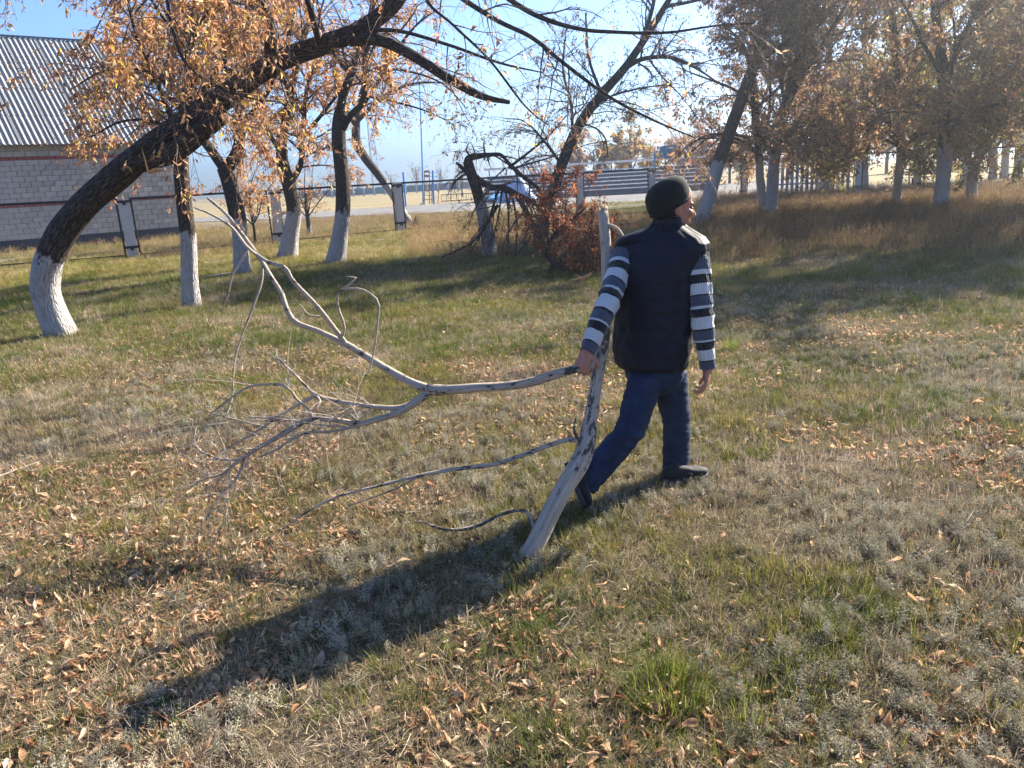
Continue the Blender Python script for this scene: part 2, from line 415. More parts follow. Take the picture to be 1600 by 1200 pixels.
def wedge(n, rho_r, rho, rng, amin=37, near=40):
    """n points in the view wedge; rho(r) relative density per area"""
    R = np.linspace(rho_r[0], rho_r[-1], 800); dens = np.interp(R, rho_r, rho) * R; cdf = np.cumsum(dens); cdf /= cdf[-1]
    r = np.interp(rng.uniform(0, 1, n), cdf, R); a = np.radians(amin + near / r) * rng.uniform(-1, 1, n)
    return r * np.sin(a), r * np.cos(a), r
def rots(n, rng, tilt=.15):
    return np.stack([rng.normal(0, tilt, n), rng.normal(0, tilt, n), rng.uniform(0, 2 * pi, n)], -1)
def iso(s): return np.repeat(np.asarray(s)[:, None], 3, 1)

GREENS = [(0, (.058, .10, .010)), (.25, (.125, .158, .018)), (.5, (.235, .215, .038)), (.72, (.33, .26, .10)), (1, (.48, .38, .21))]
ROADSIDE = lambda x, y: np.zeros_like(x)
def cover():
    rng = np.random.default_rng(5)
    # --- short grass everywhere: green to straw by patches
    protos = [blades(26, .05, .13, .0042, .45, .06, rng, 3, .7) for _ in range(5)] + [blades(20, .03, .08, .004, .7, .07, rng, 3, .8) for _ in range(4)]
    x, y, r = wedge(118000, [.9, 3, 6, 11, 20, 32, 45], [165, 165, 130, 75, 36, 15, 8], rng)
    pat = fbm(x, y, 1.3, 21, 3); pat2 = fbm(x, y, .45, 31, 2); big = fbm(x, y, 5.0, 44, 2)
    keep = rng.uniform(0, 1, len(x)) < np.clip(.32 + 2.6 * (pat - .38) + 1.2 * (pat2 - .5), .12, 1) + (r > 9) * .6
    # thinner where the leaf litter lies thick at lower left
    keep &= rng.uniform(0, 1, len(x)) > .5 * ((x < .2 - .1 * r) & (r < 5))
    x, y, r, pat, pat2, big = (v[keep] for v in (x, y, r, pat, pat2, big))
    s = rng.uniform(.55, 1.15, len(x)) * np.interp(r, [0, 4, 12, 25, 45], [.72, .74, 1.0, 1.9, 3.0]) * np.clip(.5 + pat, .6, 1.3)
    sc = iso(s); sc[:, 2] *= np.interp(r, [0, 10, 25, 45], [1, .9, .62, .5])
    # golden grass by the fence, greener where the trees shade it and on a near band
    px = project(np.stack([x, y, np.zeros_like(x)], -1))
    gold = np.clip((r - 16) / 8, 0, 1) * (px[:, 0] < 900)
    greenband = np.exp(-((r - 8.5) / 2.2)**2) * .22 + np.exp(-((r - 15) / 3)**2) * .2 * (px[:, 0] < 1000) + .2 * (r < 3) + .12 * np.exp(-((r - 12) / 4)**2)
    tint = np.clip(.43 + .75 * (.5 - pat2) + .55 * (.5 - big) + .22 * gold - greenband + rng.normal(0, .10, len(x)), 0, 1)
    scatter('grass', protos, inst_mat('grass_blade', GREENS), np.stack([x, y, gz(x, y)], -1), rots(len(x), rng), sc, rng.integers(0, 9, len(x)), tint)
    # --- wormwood
    protos = [sprig(rng, rng.integers(5, 9), rng.uniform(.05, .085)) for _ in range(7)]
    x, y, r = wedge(15000, [1, 4, 7, 11], [100, 100, 70, 12], rng)
    m = fbm(x, y, 1.1, 61, 3) + .10 * np.clip(x / 2, -1, 1) + .06
    keep = rng.uniform(0, 1, len(x)) < np.clip((m - .51) * 5, .015, .75); x, y, r = x[keep], y[keep], r[keep]
    worm = [(0, (.18, .17, .11)), (.5, (.33, .31, .225)), (1, (.47, .43, .34))]
    scatter('wormwood', protos, inst_mat('wormwood_leaf', worm, .2, .8), np.stack([x, y, gz(x, y)], -1), rots(len(x), rng, .25), iso(rng.uniform(.5, 1.0, len(x))), rng.integers(0, 7, len(x)), np.clip(rng.normal(.5, .2, len(x)), 0, 1))
    # --- dry leaves: the litter, and the nearest 300 as leaves of their own
    lv = [dead_leaf(rng, rng.uniform(.045, .075), rng.uniform(.019, .034)) for _ in range(12)]
    tan = [(0, (.14, .055, .035)), (.25, (.31, .15, .078)), (.5, (.49, .295, .165)), (.8, (.63, .44, .28)), (1, (.72, .58, .43))]
    lm = inst_mat('fallen_leaf', tan, .45, .55)
    x, y, r = wedge(86000, [.9, 4, 7, 13, 22], [120, 110, 70, 24, 7], rng)
    m = fbm(x, y, .9, 71, 3) + .16 * np.clip((-x - .1 * r + .3) / 1.5, -.7, 1) * (r < 6)
    keep = rng.uniform(0, 1, len(x)) < np.clip((m - .42) * 6.5, .06, 1); x, y, r = x[keep], y[keep], r[keep]
    R = np.stack([rng.normal(0, .7, len(x)), rng.normal(0, .6, len(x)), rng.uniform(0, 2 * pi, len(x))], -1)
    s = .88 * rng.uniform(.55, 1.1, len(x)) ** 1.6 * np.where(rng.uniform(0, 1, len(x)) < .12, 1.45, 1.0); z = gz(x, y) + rng.uniform(0, .022, len(x)); tint = np.clip(rng.beta(2.2, 1.8, len(x)), 0, 1)
    pr = project(np.stack([x, y, z], -1)); vis = (pr[:, 0] > -20) & (pr[:, 0] < 1620) & (pr[:, 1] < 1230)
    big = np.argsort(np.where(vis, s / r, 0))[::-1]; own = big[:300]; rest = np.ones(len(x), bool); rest[own] = False
    ii = rng.integers(0, 12, len(x))
    scatter('dead_leaf_litter', lv, lm, np.stack([x, y, z], -1)[rest], R[rest], iso(s[rest]), ii[rest], tint[rest])
    meshes = {}
    for k in own:
        tb = int(tint[k] * 7.99); key = (int(ii[k]), tb)
        if key not in meshes:
            V, F, B = lv[ii[k]]
            t = (tb + .5) / 8; c = np.array([np.interp(t, [a for a, _ in tan], [q[j] for _, q in tan]) for j in range(3)])
            meshes[key] = mesh_np('fallen_leaf', V, F, MAT_LEAF, True, {'col': ('FLOAT_COLOR', np.tile([*c, 1], (len(V), 1)))})
        o = link('fallen_leaf', meshes[key], GROUND, (x[k], y[k], z[k])); o.rotation_euler = R[k]; o.scale = (s[k],) * 3
    # --- matted dead blades between the tufts
    protos = [blades(44, .025, .065, .0030, 1.25, .075, rng, 2, .35, .3) for _ in range(6)] + [blades(30, .03, .08, .0034, .95, .07, rng, 2, .5, .2) for _ in range(3)]
    x, y, r = wedge(62000, [.9, 4, 8, 13, 20], [150, 150, 95, 45, 10], rng)
    mt = fbm(x, y, .7, 111, 3); tint = np.clip(rng.normal(.46, .16, len(x)) + .9 * (mt - .5), 0, 1)
    scatter('matted_grass', protos, inst_mat('matted_blade', [(0, (.085, .075, .032)), (.3, (.19, .16, .075)), (.55, (.33, .25, .16)), (.8, (.45, .36, .265)), (1, (.55, .46, .37))], .3, .75), np.stack([x, y, gz(x, y)], -1), rots(len(x), rng, .18), iso(rng.uniform(.6, 1.25, len(x)) * np.interp(r, [0, 8, 20], [.9, 1.1, 1.8])), rng.integers(0, 9, len(x)), tint)
    # --- loose straw and stalks
    protos = [straws(rng, 7, .11) for _ in range(6)]
    x, y, r = wedge(11000, [1, 4, 8, 14], [95, 90, 50, 15], rng)
    scatter('dry_straw', protos, inst_mat('straw', [(0, (.13, .095, .06)), (.5, (.27, .21, .135)), (1, (.42, .35, .25))], 0, .7), np.stack([x, y, gz(x, y)], -1), rots(len(x), rng, .2), iso(rng.uniform(.3, .9, len(x))), rng.integers(0, 6, len(x)), rng.uniform(0, 1, len(x)))
    # --- tall dry grass: golden along the fence, red-brown under the trees on the right
    protos = [tall_stalks(rng, rng.integers(9, 14), rng.uniform(.24, .40)) for _ in range(6)]
    x, y, r = wedge(42000, [11, 13, 18, 30, 46], [30, 40, 42, 20, 8], rng)
    px = project(np.stack([x, y, np.zeros_like(x)], -1)); u, v = px[:, 0], px[:, 1]
    edge = 385 + 60 * (fbm(x, y, 2.5, 81) - .5) * 2 + rng.normal(0, 14, len(x))
    right = (u > 1085 + 25 * rng.normal(0, 1, len(x))) & (v < edge) & (rng.uniform(0, 1, len(x)) < .75)
    left = (u > 430) & (u <= 1090) & (v < 372 + 40 * (fbm(x, y, 2, 91) - .5) * 2) & (v > 338)
    mid = (u > 640) & (u < 1000) & (v < 400) & (v > 345)
    fence = (u <= 430) & (v < 405) & (v > 350) & (rng.uniform(0, 1, len(x)) < .25)
    keep = right | ((left | mid) & (rng.uniform(0, 1, len(x)) < .5)) | fence
    x, y, r, u = x[keep], y[keep], r[keep], u[keep]
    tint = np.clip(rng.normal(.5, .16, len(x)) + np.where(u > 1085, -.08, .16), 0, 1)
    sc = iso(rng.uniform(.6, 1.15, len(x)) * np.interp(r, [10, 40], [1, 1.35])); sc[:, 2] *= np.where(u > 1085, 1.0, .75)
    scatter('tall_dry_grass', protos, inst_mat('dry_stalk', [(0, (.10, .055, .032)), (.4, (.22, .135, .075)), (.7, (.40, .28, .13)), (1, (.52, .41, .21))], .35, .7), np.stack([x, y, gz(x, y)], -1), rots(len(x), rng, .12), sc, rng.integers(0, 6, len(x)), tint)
cover()

def clump(name, px, py, n, h, spread, label, tints, seed):
    rng = np.random.default_rng(seed); p = on_ground(px, py)
    V, F, B = blades(n, h * .5, h, .0042, .5, spread, rng, 4, .7)
    c = np.array([[np.interp(b, [0, 1], [tints[0][j], tints[1][j]]) for j in range(3)] + [1] for b in B])
    o = link(name, mesh_np(name, V, F, MAT_LEAF, False, {'col': ('FLOAT_COLOR', c)}), None, p)
    o['label'] = label; o['category'] = 'grass clump'; o['group'] = 'fresh green grass clumps'
clump('grass_clump', 1042, 1078, 520, .165, .14, 'large bright green grass clump at the lower right, the biggest fresh tuft', ((.065, .11, .014), (.20, .20, .04)), 3)
clump('grass_clump', 1140, 545, 90, .22, .07, 'yellow green weed clump just right of the walking person\'s hand', ((.09, .15, .012), (.24, .27, .04)), 4)
clump('grass_clump', 1178, 1112, 130, .14, .10, 'thin yellow green grass clump right of the big bright tuft', ((.08, .12, .02), (.22, .22, .05)), 6)
clump('grass_clump', 1262, 1062, 110, .13, .11, 'sparse green grass clump, the rightmost of the fresh tufts at the bottom', ((.07, .115, .02), (.19, .20, .05)), 7)
clump('grass_clump', 640, 1120, 120, .11, .12, 'low olive grass clump in the leaves at the bottom, left of the shorter tufts', ((.07, .10, .025), (.20, .18, .06)), 8)
clump('grass_clump', 860, 1160, 180, .12, .10, 'dull olive grass clump at the bottom edge below the big bright tuft', ((.06, .09, .02), (.16, .16, .05)), 5)
# ------------------------------------------------------------------ the brick building
def building():
    Cw = ground_xy(289, 371.5); Wl = ground_xy(0, 398); dw = Wl - Cw; dw /= np.linalg.norm(dw)
    nw = np.array([dw[1], -dw[0], 0]); nw = nw if nw @ (EYE - Cw) > 0 else -nw
    up = np.array([0, 0, 1.0]); LEN, DEP, HE, HR, SET = 13.0, 11.0, 4.22, 8.80, 5.5
    ax = np.array([dw, nw, up])
    root = thing('brick_building', 'low pale brick building with red bands and corrugated roof behind the leaning tree', 'building', Cw)
    L = lambda a, b, c: dw * a + nw * b + up * c                 # local frame: along, outwards, up
    mortar = plain('mortar', (.12, .11, .10), .9, .2, 10)
    t = NT('silicate_block'); v = t.noise(t.obj(), 9, 5, .7)
    rnd = t.nd('ShaderNodeObjectInfo').outputs['Random']
    c = t.mix((.36, .33, .295), (.49, .455, .41), rnd); c = t.mix(c, (.25, .225, .20), t.val(v, [(.45, 0), (.8, .7)])); t.bump(v, .4, .01)
    blk = t.fin(c, .9)
    redm = plain('red_brick', (.30, .085, .07), .9, .2, 12)
    plm = plain('tarred_plinth', (.028, .032, .045), .7, .3, 5)
    wall = MB(); wall.box(L(LEN / 2, -.20, (HE) / 2), (LEN, .36, HE), axes=ax)
    wall.box(L(.18, -DEP / 2, HE / 2), (.36, DEP - .8, HE), axes=ax).box(L(LEN - .18, -DEP / 2, HE / 2), (.36, DEP - .8, HE), axes=ax).box(L(LEN / 2, -DEP + .2, HE / 2), (LEN, .36, HE), axes=ax)
    g = [L(.2, -.45, HE), L(.2, -DEP + .45, HE), L(.2, -SET, HR - .35)]; g2 = [q + dw * (LEN - .4) for q in g]
    wall.add(np.array(g + g2), [np.array([[0, 1, 2], [5, 4, 3]]), np.array([[0, 3, 4, 1], [1, 4, 5, 2], [2, 5, 3, 0]])])
    wall.build('wall', mortar, root)
    MB().box(L(LEN / 2, .03, .22), (LEN + .1, .16, .56), axes=ax).build('plinth', plm, root)
    # courses
    z = .5; courses = []
    for k in range(21):
        red = k in (6, 15); h = .115 if red else .19
        if z + h > HE - .03: break
        courses.append((z, h, red)); z += h + .012
    bw = .392; cells = []
    for i, (zc, h, red) in enumerate(courses):
        a = -.002 + (0 if i % 2 else -.2); w = .25 if red else bw
        while a < LEN:
            a0 = max(a, 0.0); a1 = min(a + w, LEN)
            if a1 - a0 > .06: cells.append((a0, a1, zc, h, red))
            a += w + .012
    rng = random.Random(3); meshes = {}
    cells.sort(key=lambda q: q[0] + .001 * q[2])
    rest = {False: MB(), True: MB()}; n = 0
    ang = math.atan2(dw[1], dw[0])
    for a0, a1, zc, h, red in cells:
        w = a1 - a0; c = L((a0 + a1) / 2, .006 + rng.uniform(-.003, .005), zc + h / 2)
        pr = project(Cw + c)
        if n < 300 and -12 < pr[0] < 283:
            key = (round(w, 2), red)
            if key not in meshes:
                m = MB(); hx, hy, hz = w / 2, .045, h / 2; e = .008
                m.box((0, 0, 0), (w, .09, h)); V, F = m.arrays()
                meshes[key] = mesh_np('brick', V, F, redm if red else blk)
            o = link('brick', meshes[key], root, c); o.rotation_euler = (0, 0, ang); n += 1
        else: rest[red].box(c, (w, .09, h), axes=ax)
    rest[False].build('brick_courses', blk, root, kind='stuff'); rest[True].build('red_brick_band', redm, root, kind='stuff')
    # roof of corrugated sheets, each sheet a piece
    t = NT('asbestos_sheet'); p = t.obj(); v = t.noise(p, 2.5, 5, .7); f = t.noise(p, 30, 4, .7)
    c = t.ramp(v, [(.3, (.20, .205, .21)), (.7, (.32, .325, .325))]); c = t.mix(c, (.14, .14, .13), t.val(f, [(.58, 0), (.8, .5)]))
    rm = t.fin(t.mix(c, (.20, .19, .18), t.math('MULTIPLY', t.nd('ShaderNodeObjectInfo').outputs['Random'], .45)), .85)
    EO = .42; S0 = L(0, EO, HE + .02 - EO * (HR - HE) / SET * 0 - .18); sl = L(0, -SET, HR) - S0; SL = np.linalg.norm(sl); sd = sl / SL
    sn = np.cross(dw, sd); sn = sn if sn[2] > 0 else -sn
    rows = 4; rl = SL / rows; nwv = 6; pitch = .205; sw = nwv * pitch; nc = 6 * nwv
    aa = np.linspace(0, sw, nc + 1); zz = .028 * np.cos(aa / pitch * 2 * pi)
    V = []
    for th in (0, -.012):
        for s in (0, .5, 1): V += [dw * x + sn * (q + th) + sd * (s * (rl + .14) - .14) + sn * (.022 * (1 - s)) for x, q in zip(aa, zz)]
    V = np.array(V); m = nc + 1; F = []
    for th in (0, 1):
        o = th * 3 * m
        for s in range(2):
            for i in range(nc):
                q = [o + s * m + i, o + s * m + i + 1, o + (s + 1) * m + i + 1, o + (s + 1) * m + i]; F.append(q if th == 0 else q[::-1])
    for i in range(nc): F.append([i, 3 * m + i, 3 * m + i + 1, i + 1])
    sheet = mesh_np('roof_sheet', V, np.array(F), rm)
    for r in range(rows):
        for k in range(11): 
            link('roof_sheet', sheet, root, S0 - dw * .35 + dw * (k * (sw - .05)) + sd * (r * rl) + sn * (.002 * (k % 2) + rng.uniform(0, .004)))
    back = MB(); e2 = L(0, -2 * SET - EO, HE - .18)
    a = L(-.35, -SET - .01, HR - .04); b = e2 - dw * .35; back.add(np.array([a, b, b + dw * LEN, a + dw * LEN, a - up * .03, b - up * .03, b + dw * LEN - up * .03, a + dw * LEN - up * .03]), np.array([[0, 1, 2, 3], [7, 6, 5, 4], [0, 4, 5, 1], [1, 5, 6, 2], [2, 6, 7, 3], [3, 7, 4, 0]]))
    back.build('rear_roof', rm, root)
    rc = MB(); rc.bar(L(-.38, -SET, HR + .05), L(LEN, -SET, HR + .05), .22, .05); rc.build('ridge_cap', plain('ridge_metal', (.11, .12, .14), .6), root)
    wood = plain('old_rafter', (.06, .05, .045), .85)
    for k in range(8): MB().bar(L(.3 + k * 1.25, EO - .08, HE - .19), L(.3 + k * 1.25, -.6, HE + .26), .07, .13).build('rafter', wood, root)
    MB().bar(L(-.3, .12, HE - .01), L(LEN, .12, HE - .01), .12, .025).build('eave_board', wood, root)
building()

# ------------------------------------------------------------------ chain-link fence with white posts
MAT_IRON = plain('black_iron', (.022, .024, .032), .55, .3, 20)
def conc():
    t = NT('whitewashed_concrete'); v = t.noise(t.obj(), 7, 5, .7); f = t.noise(t.obj(), 45, 3)
    c = t.mix((.52, .50, .48), (.34, .325, .315), t.val(v, [(.5, 0), (.75, .8)])); t.bump(f, .3, .006); return t.fin(c, .9)
MAT_CONC = conc()
MAT_WIRE = plain('galvanised_wire', (.24, .25, .25), .5, .2, 9, .3)
def fence():
    posts = [(-60, 424, 1.85), (209, 402, 1.82), (436, 380, 1.8), (627, 362, 1.8), (907, 334, 1.8), (1019, 325, 1.78), (1161, 310, 1.9), (1340, 302, 1.9), (1505, 311, 1.8), (1760, 330, 1.8)]
    ys = [None, None, None, None, None, None, 42.0, 38.5, 33.5, 27.0]
    lab = ['', 'white fence post with iron straps beside the leaning tree, against the brick wall', 'white fence post half hidden by a whitewashed trunk, tilted to the right',
           'white fence post standing clear in the golden grass right of the dark upright tree', 'white fence post in front of the bleachers, above the red brush heap',
           'fence post just left of the walking person\'s hat', 'tall white fence post right of the trunk that leans behind the person\'s face',
           'white fence post among the right-hand trees, in front of the paling fence', 'pale fence post between the two thick trunks at the far right', '']
    P = []
    for (px, py, h), Y in zip(posts, ys):
        p = ground_xy(px, py) if Y is None else at(px, py, Y); p[2] = float(gz(p[0], p[1])); P.append(p)
    for i, (p, (px, py, h)) in enumerate(zip(P, posts)):
        a = P[max(0, i - 1)]; b = P[min(len(P) - 1, i + 1)]; d = (b - a) * [1, 1, 0]; d /= np.linalg.norm(d)
        if lab[i]:
            root = thing('fence_post', lab[i], 'fence post', p, 'white posts of the wire fence')
            n = np.array([d[1], -d[0], 0]); axx = np.array([d, n, [0, 0, 1.0]])
            lean = np.array([0.0, 0, 1]) + d * (.05 if i == 2 else 0.0); lean /= np.linalg.norm(lean); axl = np.array([d, n, lean])
            MB().box(lean * (h / 2 - .1), (.30, .12, h + .2), axes=axl).build('slab', MAT_CONC, root)
            for zz in (h * .94, h * .18):
                MB().box(lean * zz + n * .0, (.40, .155, .075), axes=axl).box(lean * (zz - .05) + n * .08, (.09, .03, .10), axes=axl).build('strap', MAT_IRON, root)
    plab = ['wire mesh fence panel in front of the brick wall, left of the leaning tree', 'wire mesh fence panel between the leaning tree and the tilted post', 'wire mesh fence panel behind the two upright whitewashed trees',
            'wire mesh fence panel behind the broken tree', 'wire mesh fence panel in front of the bleachers, left of the person\'s hat', 'wire mesh fence panel behind the person\'s face',
            'wire mesh fence panel in front of the paling fence on the right', 'wire mesh fence panel among the hazy right-hand trunks', 'wire mesh fence panel at the far right edge']
    for i in range(len(P) - 1):
        a, b = P[i], P[i + 1]; d = b - a; Ld = np.linalg.norm(d); d = d / Ld
        a = a + d * .21; b = b - d * .21; h = posts[i][2] - .03; h2 = posts[i + 1][2] - .03
        root = thing('wire_fence_panel', plab[i], 'fence panel', a, 'panels of the wire mesh fence')
        U = np.array([0, 0, 1.0]); A0, A1, B0, B1 = U * .1, U * h, b - a + U * .1, b - a + U * h2
        MB().bar(A1, B1, .07).build('top_rail', MAT_IRON, root); MB().bar(A0 - U * .02, B0 - U * .02, .035).build('bottom_rail', MAT_IRON, root)
        MB().bar(A0 - U * .12, A1 + U * .02, .045).build('stile', MAT_IRON, root); MB().bar(B0 - U * .12, B1 + U * .02, .045).build('stile', MAT_IRON, root)
        W = Ld - .42; hh = h - .15; st = .11; pp = []
        for s in (1, -1):
            for x0 in np.arange(-hh, W + hh, st):
                xs = [x0, x0 + hh]; t0 = max(0, -x0 / hh); t1 = min(1, (W - x0) / hh)
                if t1 <= t0: continue
                q = [np.array([x0 + t * hh, 0, (t if s > 0 else 1 - t) * hh]) for t in (t0, t1)]
                pp.append([(b - a) / np.linalg.norm(b - a) * v[0] + U * (.13 + v[2]) for v in q])
        pp = np.array(pp); V, F, _ = tubes(pp, np.full(pp.shape[:2], .0022), 3)
        link('wire_mesh', mesh_np('wire_mesh', V, F, MAT_WIRE), root, kind='stuff')
    return P
FENCE = fence()

# ------------------------------------------------------------------ the sports ground beyond the fence
def beyond():
    # bleachers: rows of white planks on a dark stepped frame, a pale roof beam over the back
    a = at(752, 316, 60.0); b = at(1112, 294, 58.0); a[2] = b[2] = 0; d = b - a; LN = np.linalg.norm(d); d /= LN; n = np.array([-d[1], d[0], 0])
    root = thing('bleachers', 'long bleachers with white plank rows behind the fence, above the person\'s hat', 'bleachers', a)
    pw = plain('white_plank', (.74, .75, .78), .7, .1); dk = plain('dark_frame', (.07, .085, .13), .8, .3)  # risers are painted a mottled dark blue-grey
    ax = np.array([d, n, [0, 0, 1.0]]); U = np.array([0, 0, 1.0])
    rows = 6
    for k in range(rows):
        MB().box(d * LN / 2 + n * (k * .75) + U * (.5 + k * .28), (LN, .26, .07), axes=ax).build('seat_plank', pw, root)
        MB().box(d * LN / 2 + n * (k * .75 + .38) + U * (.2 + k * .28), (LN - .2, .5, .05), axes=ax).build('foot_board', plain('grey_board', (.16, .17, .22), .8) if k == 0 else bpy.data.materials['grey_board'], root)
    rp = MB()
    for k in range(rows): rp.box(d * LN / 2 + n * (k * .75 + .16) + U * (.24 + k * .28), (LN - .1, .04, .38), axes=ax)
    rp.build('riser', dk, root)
    for k in range(13):
        f = MB(); x = .2 + k * (LN - .4) / 12
        f.bar(d * x + n * 0 + U * .0, d * x + n * 0 + U * .5, .07).bar(d * x + n * 4.2, d * x + n * 4.2 + U * 2.55, .08).bar(d * x + n * .0 + U * .42, d * x + n * 4.2 + U * 1.95, .07); f.build('frame', MAT_IRON, root)
    MB().box(d * LN / 2 + n * 4.6 + U * 2.48, (LN + .4, .9, .16), axes=ax).build('back_beam', plain('pale_beam', (.66, .61, .58), .8, .15), root)
    y = root.location + Vector(d * (LN * .872) + n * 4.5 + U * 2.56)
    r2 = thing('yellow_panel', 'small bright yellow panel standing on the back beam of the bleachers', 'panel', y)
    ym = plain('yellow_paint', (.85, .60, .03), .5, .08)
    MB().box((0, 0, .36), (.34, .05, .56), axes=ax).build('board', ym, r2); MB().box(d * .1 + U * .06, (.05, .04, .14), axes=ax).box(d * -.1 + U * .06, (.05, .04, .14), axes=ax).build('foot', MAT_IRON, r2)
    # basketball backboard
    p = at(1023, 302, 52.0); p[2] = 0; blue = plain('blue_paint', (.01, .20, .42), .5, .2, 3)
    r = thing('backboard', 'blue basketball backboard on a thin blue pole above the bleachers', 'backboard', p)
    top = at(1023, 231, 52.0) - p; MB().bar((0, 0, 0), top, .09).build('pole', blue, r)
    c0 = at(1031, 229, 52.4) - p; c1 = at(1055, 226, 52.9) - p; c2 = at(1055, 247, 52.9) - p; c3 = at(1031, 248, 52.4) - p
    q = np.array([c0, c1, c2, c3]); nn = np.cross(c1 - c0, c3 - c0); nn /= np.linalg.norm(nn)
    MB().add(np.vstack([q, q + nn * .05]), np.array([[0, 1, 2, 3], [7, 6, 5, 4], [0, 4, 5, 1], [1, 5, 6, 2], [2, 6, 7, 3], [3, 7, 4, 0]])).build('board', blue, r)
    for s in (0, .35, .7, 1): MB().bar(c0 * (1 - s) + c1 * s - nn * .04, c3 * (1 - s) + c2 * s - nn * .04, .04).build('rib', plain('dark_blue_paint', (.012, .10, .25), .5) if s == 0 else bpy.data.materials['dark_blue_paint'], r)
    MB().bar(top - [0, 0, .25], (c0 + c2) / 2, .05).bar(top - [0, 0, .02], c0 * .6 + c1 * .4, .035).build('arm', blue, r)
    # playground ladder frame, mast and posts
    Y = 64.0; base = at(675, 319, Y); base[2] = 0; s = Y / FPX * 1.0
    mblue = plain('light_blue_paint', (.03, .26, .62), .5, .2, 2); mred = plain('red_brown_paint', (.36, .12, .09), .6, .2, 2)
    r = thing('climbing_frame', 'red and blue climbing frame beyond the fence, left of the broken tree', 'climbing frame', base)
    pt = lambda px, py, dy=0: at(px, py, Y + dy) - base
    for px in (663, 671, 675): MB().bar(pt(px, 318), pt(px, 267 if px < 672 else 285), .07).build('post', mred, r)
    MB().bar(pt(678, 319), pt(676, 266), .13).build('post', mblue, r); MB().bar(pt(684, 320, 1), pt(688, 268, 1), .06).build('post', mred, r)
    for py in (268, 275): MB().bar(pt(663, py), pt(671, py), .06, .18).build('top_board', mred, r)
    for py in (283, 291, 298, 305, 312): MB().bar(pt(663, py), pt(678, py), .05).build('rung', mred, r)
    for py in (270, 276, 284): MB().bar(pt(671, py), pt(688, py, 1), .04).build('rail', mblue, r)
    r = thing('flag_mast', 'tall thin pale blue mast rising beside the climbing frame', 'mast', at(661, 316, 66) * [1, 1, 0]); o = np.array(r.location)
    MB().tube([np.zeros(3), at(660, 260, 66) - o, at(657, 170, 66) - o, at(655, 120, 66) - o], [.07, .06, .05, .04], 8).build('shaft', mblue, r); MB().box((0, 0, .05), (.5, .5, .12)).build('foot', MAT_CONC, r)
    r = thing('blue_post', 'short blue post beyond the fence just right of the clear white post', 'post', at(634, 320, 62) * [1, 1, 0]); o = np.array(r.location)
    MB().tube([np.zeros(3), at(630, 270, 62) - o], .075, 8).build('shaft', mblue, r); MB().box(at(630, 270, 62) - o, (.2, .2, .06)).build('cap', mblue, r)
    # low dark railing
    a = at(690, 316, 70); b = at(752, 312, 70); a[2] = b[2] = 0; r = thing('low_railing', 'low dark railing right of the climbing frame', 'railing', a)
    d = b - a; U = np.array([0, 0, 1.0])
    for z in (.08, .62): MB().bar(U * z, d + U * z, .06).build('rail', MAT_IRON, r)
    for k in range(17): MB().bar(d * k / 16 + U * .02, d * k / 16 + U * .66, .04).build('bar', MAT_CONC if k % 2 else MAT_IRON, r)
    # pale blue cover: a sheet pulled over a ridge, with folds, and a flat corner to the left
    Y = 57.0; base = at(810, 311, Y); base[2] = 0; rng = np.random.default_rng(2)
    r = thing('covered_heap', 'pale blue sheet pulled over a pointed heap, seen behind the broken tree', 'covered heap', base)
    nx, ny = 30, 14; V = []
    for i in range(nx):
        for j in range(ny):
            u = i / (nx - 1) * 2 - 1; v = j / (ny - 1) * 2 - 1
            hgt = 1.75 * max(0, 1 - abs(u + .05) ** 1.6) * max(0, 1 - abs(v) ** 1.5) ** .8
            fold = .06 * sin(9 * u + 4 * v) * (1 - abs(u)) + .04 * rng.normal()
            V.append([u * 1.55 + fold, v * 1.2 - .2 * u, hgt + fold * .8 * (hgt > .1)])
    F = np.array([[i * ny + j, (i + 1) * ny + j, (i + 1) * ny + j + 1, i * ny + j + 1] for i in range(nx - 1) for j in range(ny - 1)])
    sm = plain('pale_blue_sheet', (.30, .42, .62), .6, .15, 2)
    link('sheet', mesh_np('sheet', np.array(V) + [0, 0, .02], F, sm, True), r)
    V = np.array([at(762, 310, Y) - base, at(793, 309, Y) - base, at(794, 302, Y + 1) - base, at(772, 303, Y + 1) - base]); V = np.vstack([V, V - [0, 0, .12]])
    MB().add(V, np.array([[0, 1, 2, 3], [7, 6, 5, 4], [0, 4, 5, 1], [1, 5, 6, 2], [2, 6, 7, 3], [3, 7, 4, 0]])).build('flat_corner', plain('blue_sheet', (.12, .38, .70), .4), r)
    # far boundary: board fence with white posts
    a = at(470, 312, 150); b = at(800, 297, 150); a[2] = b[2] = 0
    r = thing('board_fence', 'far low board fence with white posts at the end of the straw field', 'fence', a); d = b - a
    bb = plain('weathered_blue_board', (.10, .15, .20), .8, .3, 1); tb = plain('teal_board', (.06, .25, .30), .7)
    for k in range(21): MB().box(d * k / 20 + [0, 0, .8], (.3, .3, 1.9)).build('post', MAT_CONC, r)
    for k in range(20):
        MB().box(d * (k + .5) / 20 + [0, .2, .85], (np.linalg.norm(d) / 20 - .34, .08, 1.25), rz=math.atan2(d[1], d[0])).build('board', tb if k in (6, 7, 9) else bb, r)
    # lattice radio mast
    p = at(588, 303, 190) * [1, 1, 0]; r = thing('radio_mast', 'thin lattice radio mast on the horizon behind the upright dark tree', 'mast', p)
    gm = plain('grey_steel', (.34, .36, .40), .5); tip = at(582, 175, 190) - p; H = tip[2]; w = 1.2
    lg = [np.array([w * cos(a), w * sin(a), 0]) for a in (.3, .3 + 2.09, .3 + 4.19)]
    for q in lg: MB().bar(q, q * .6 + [0, 0, H], .13).build('leg', gm, r)
    br = MB(); nb = 14
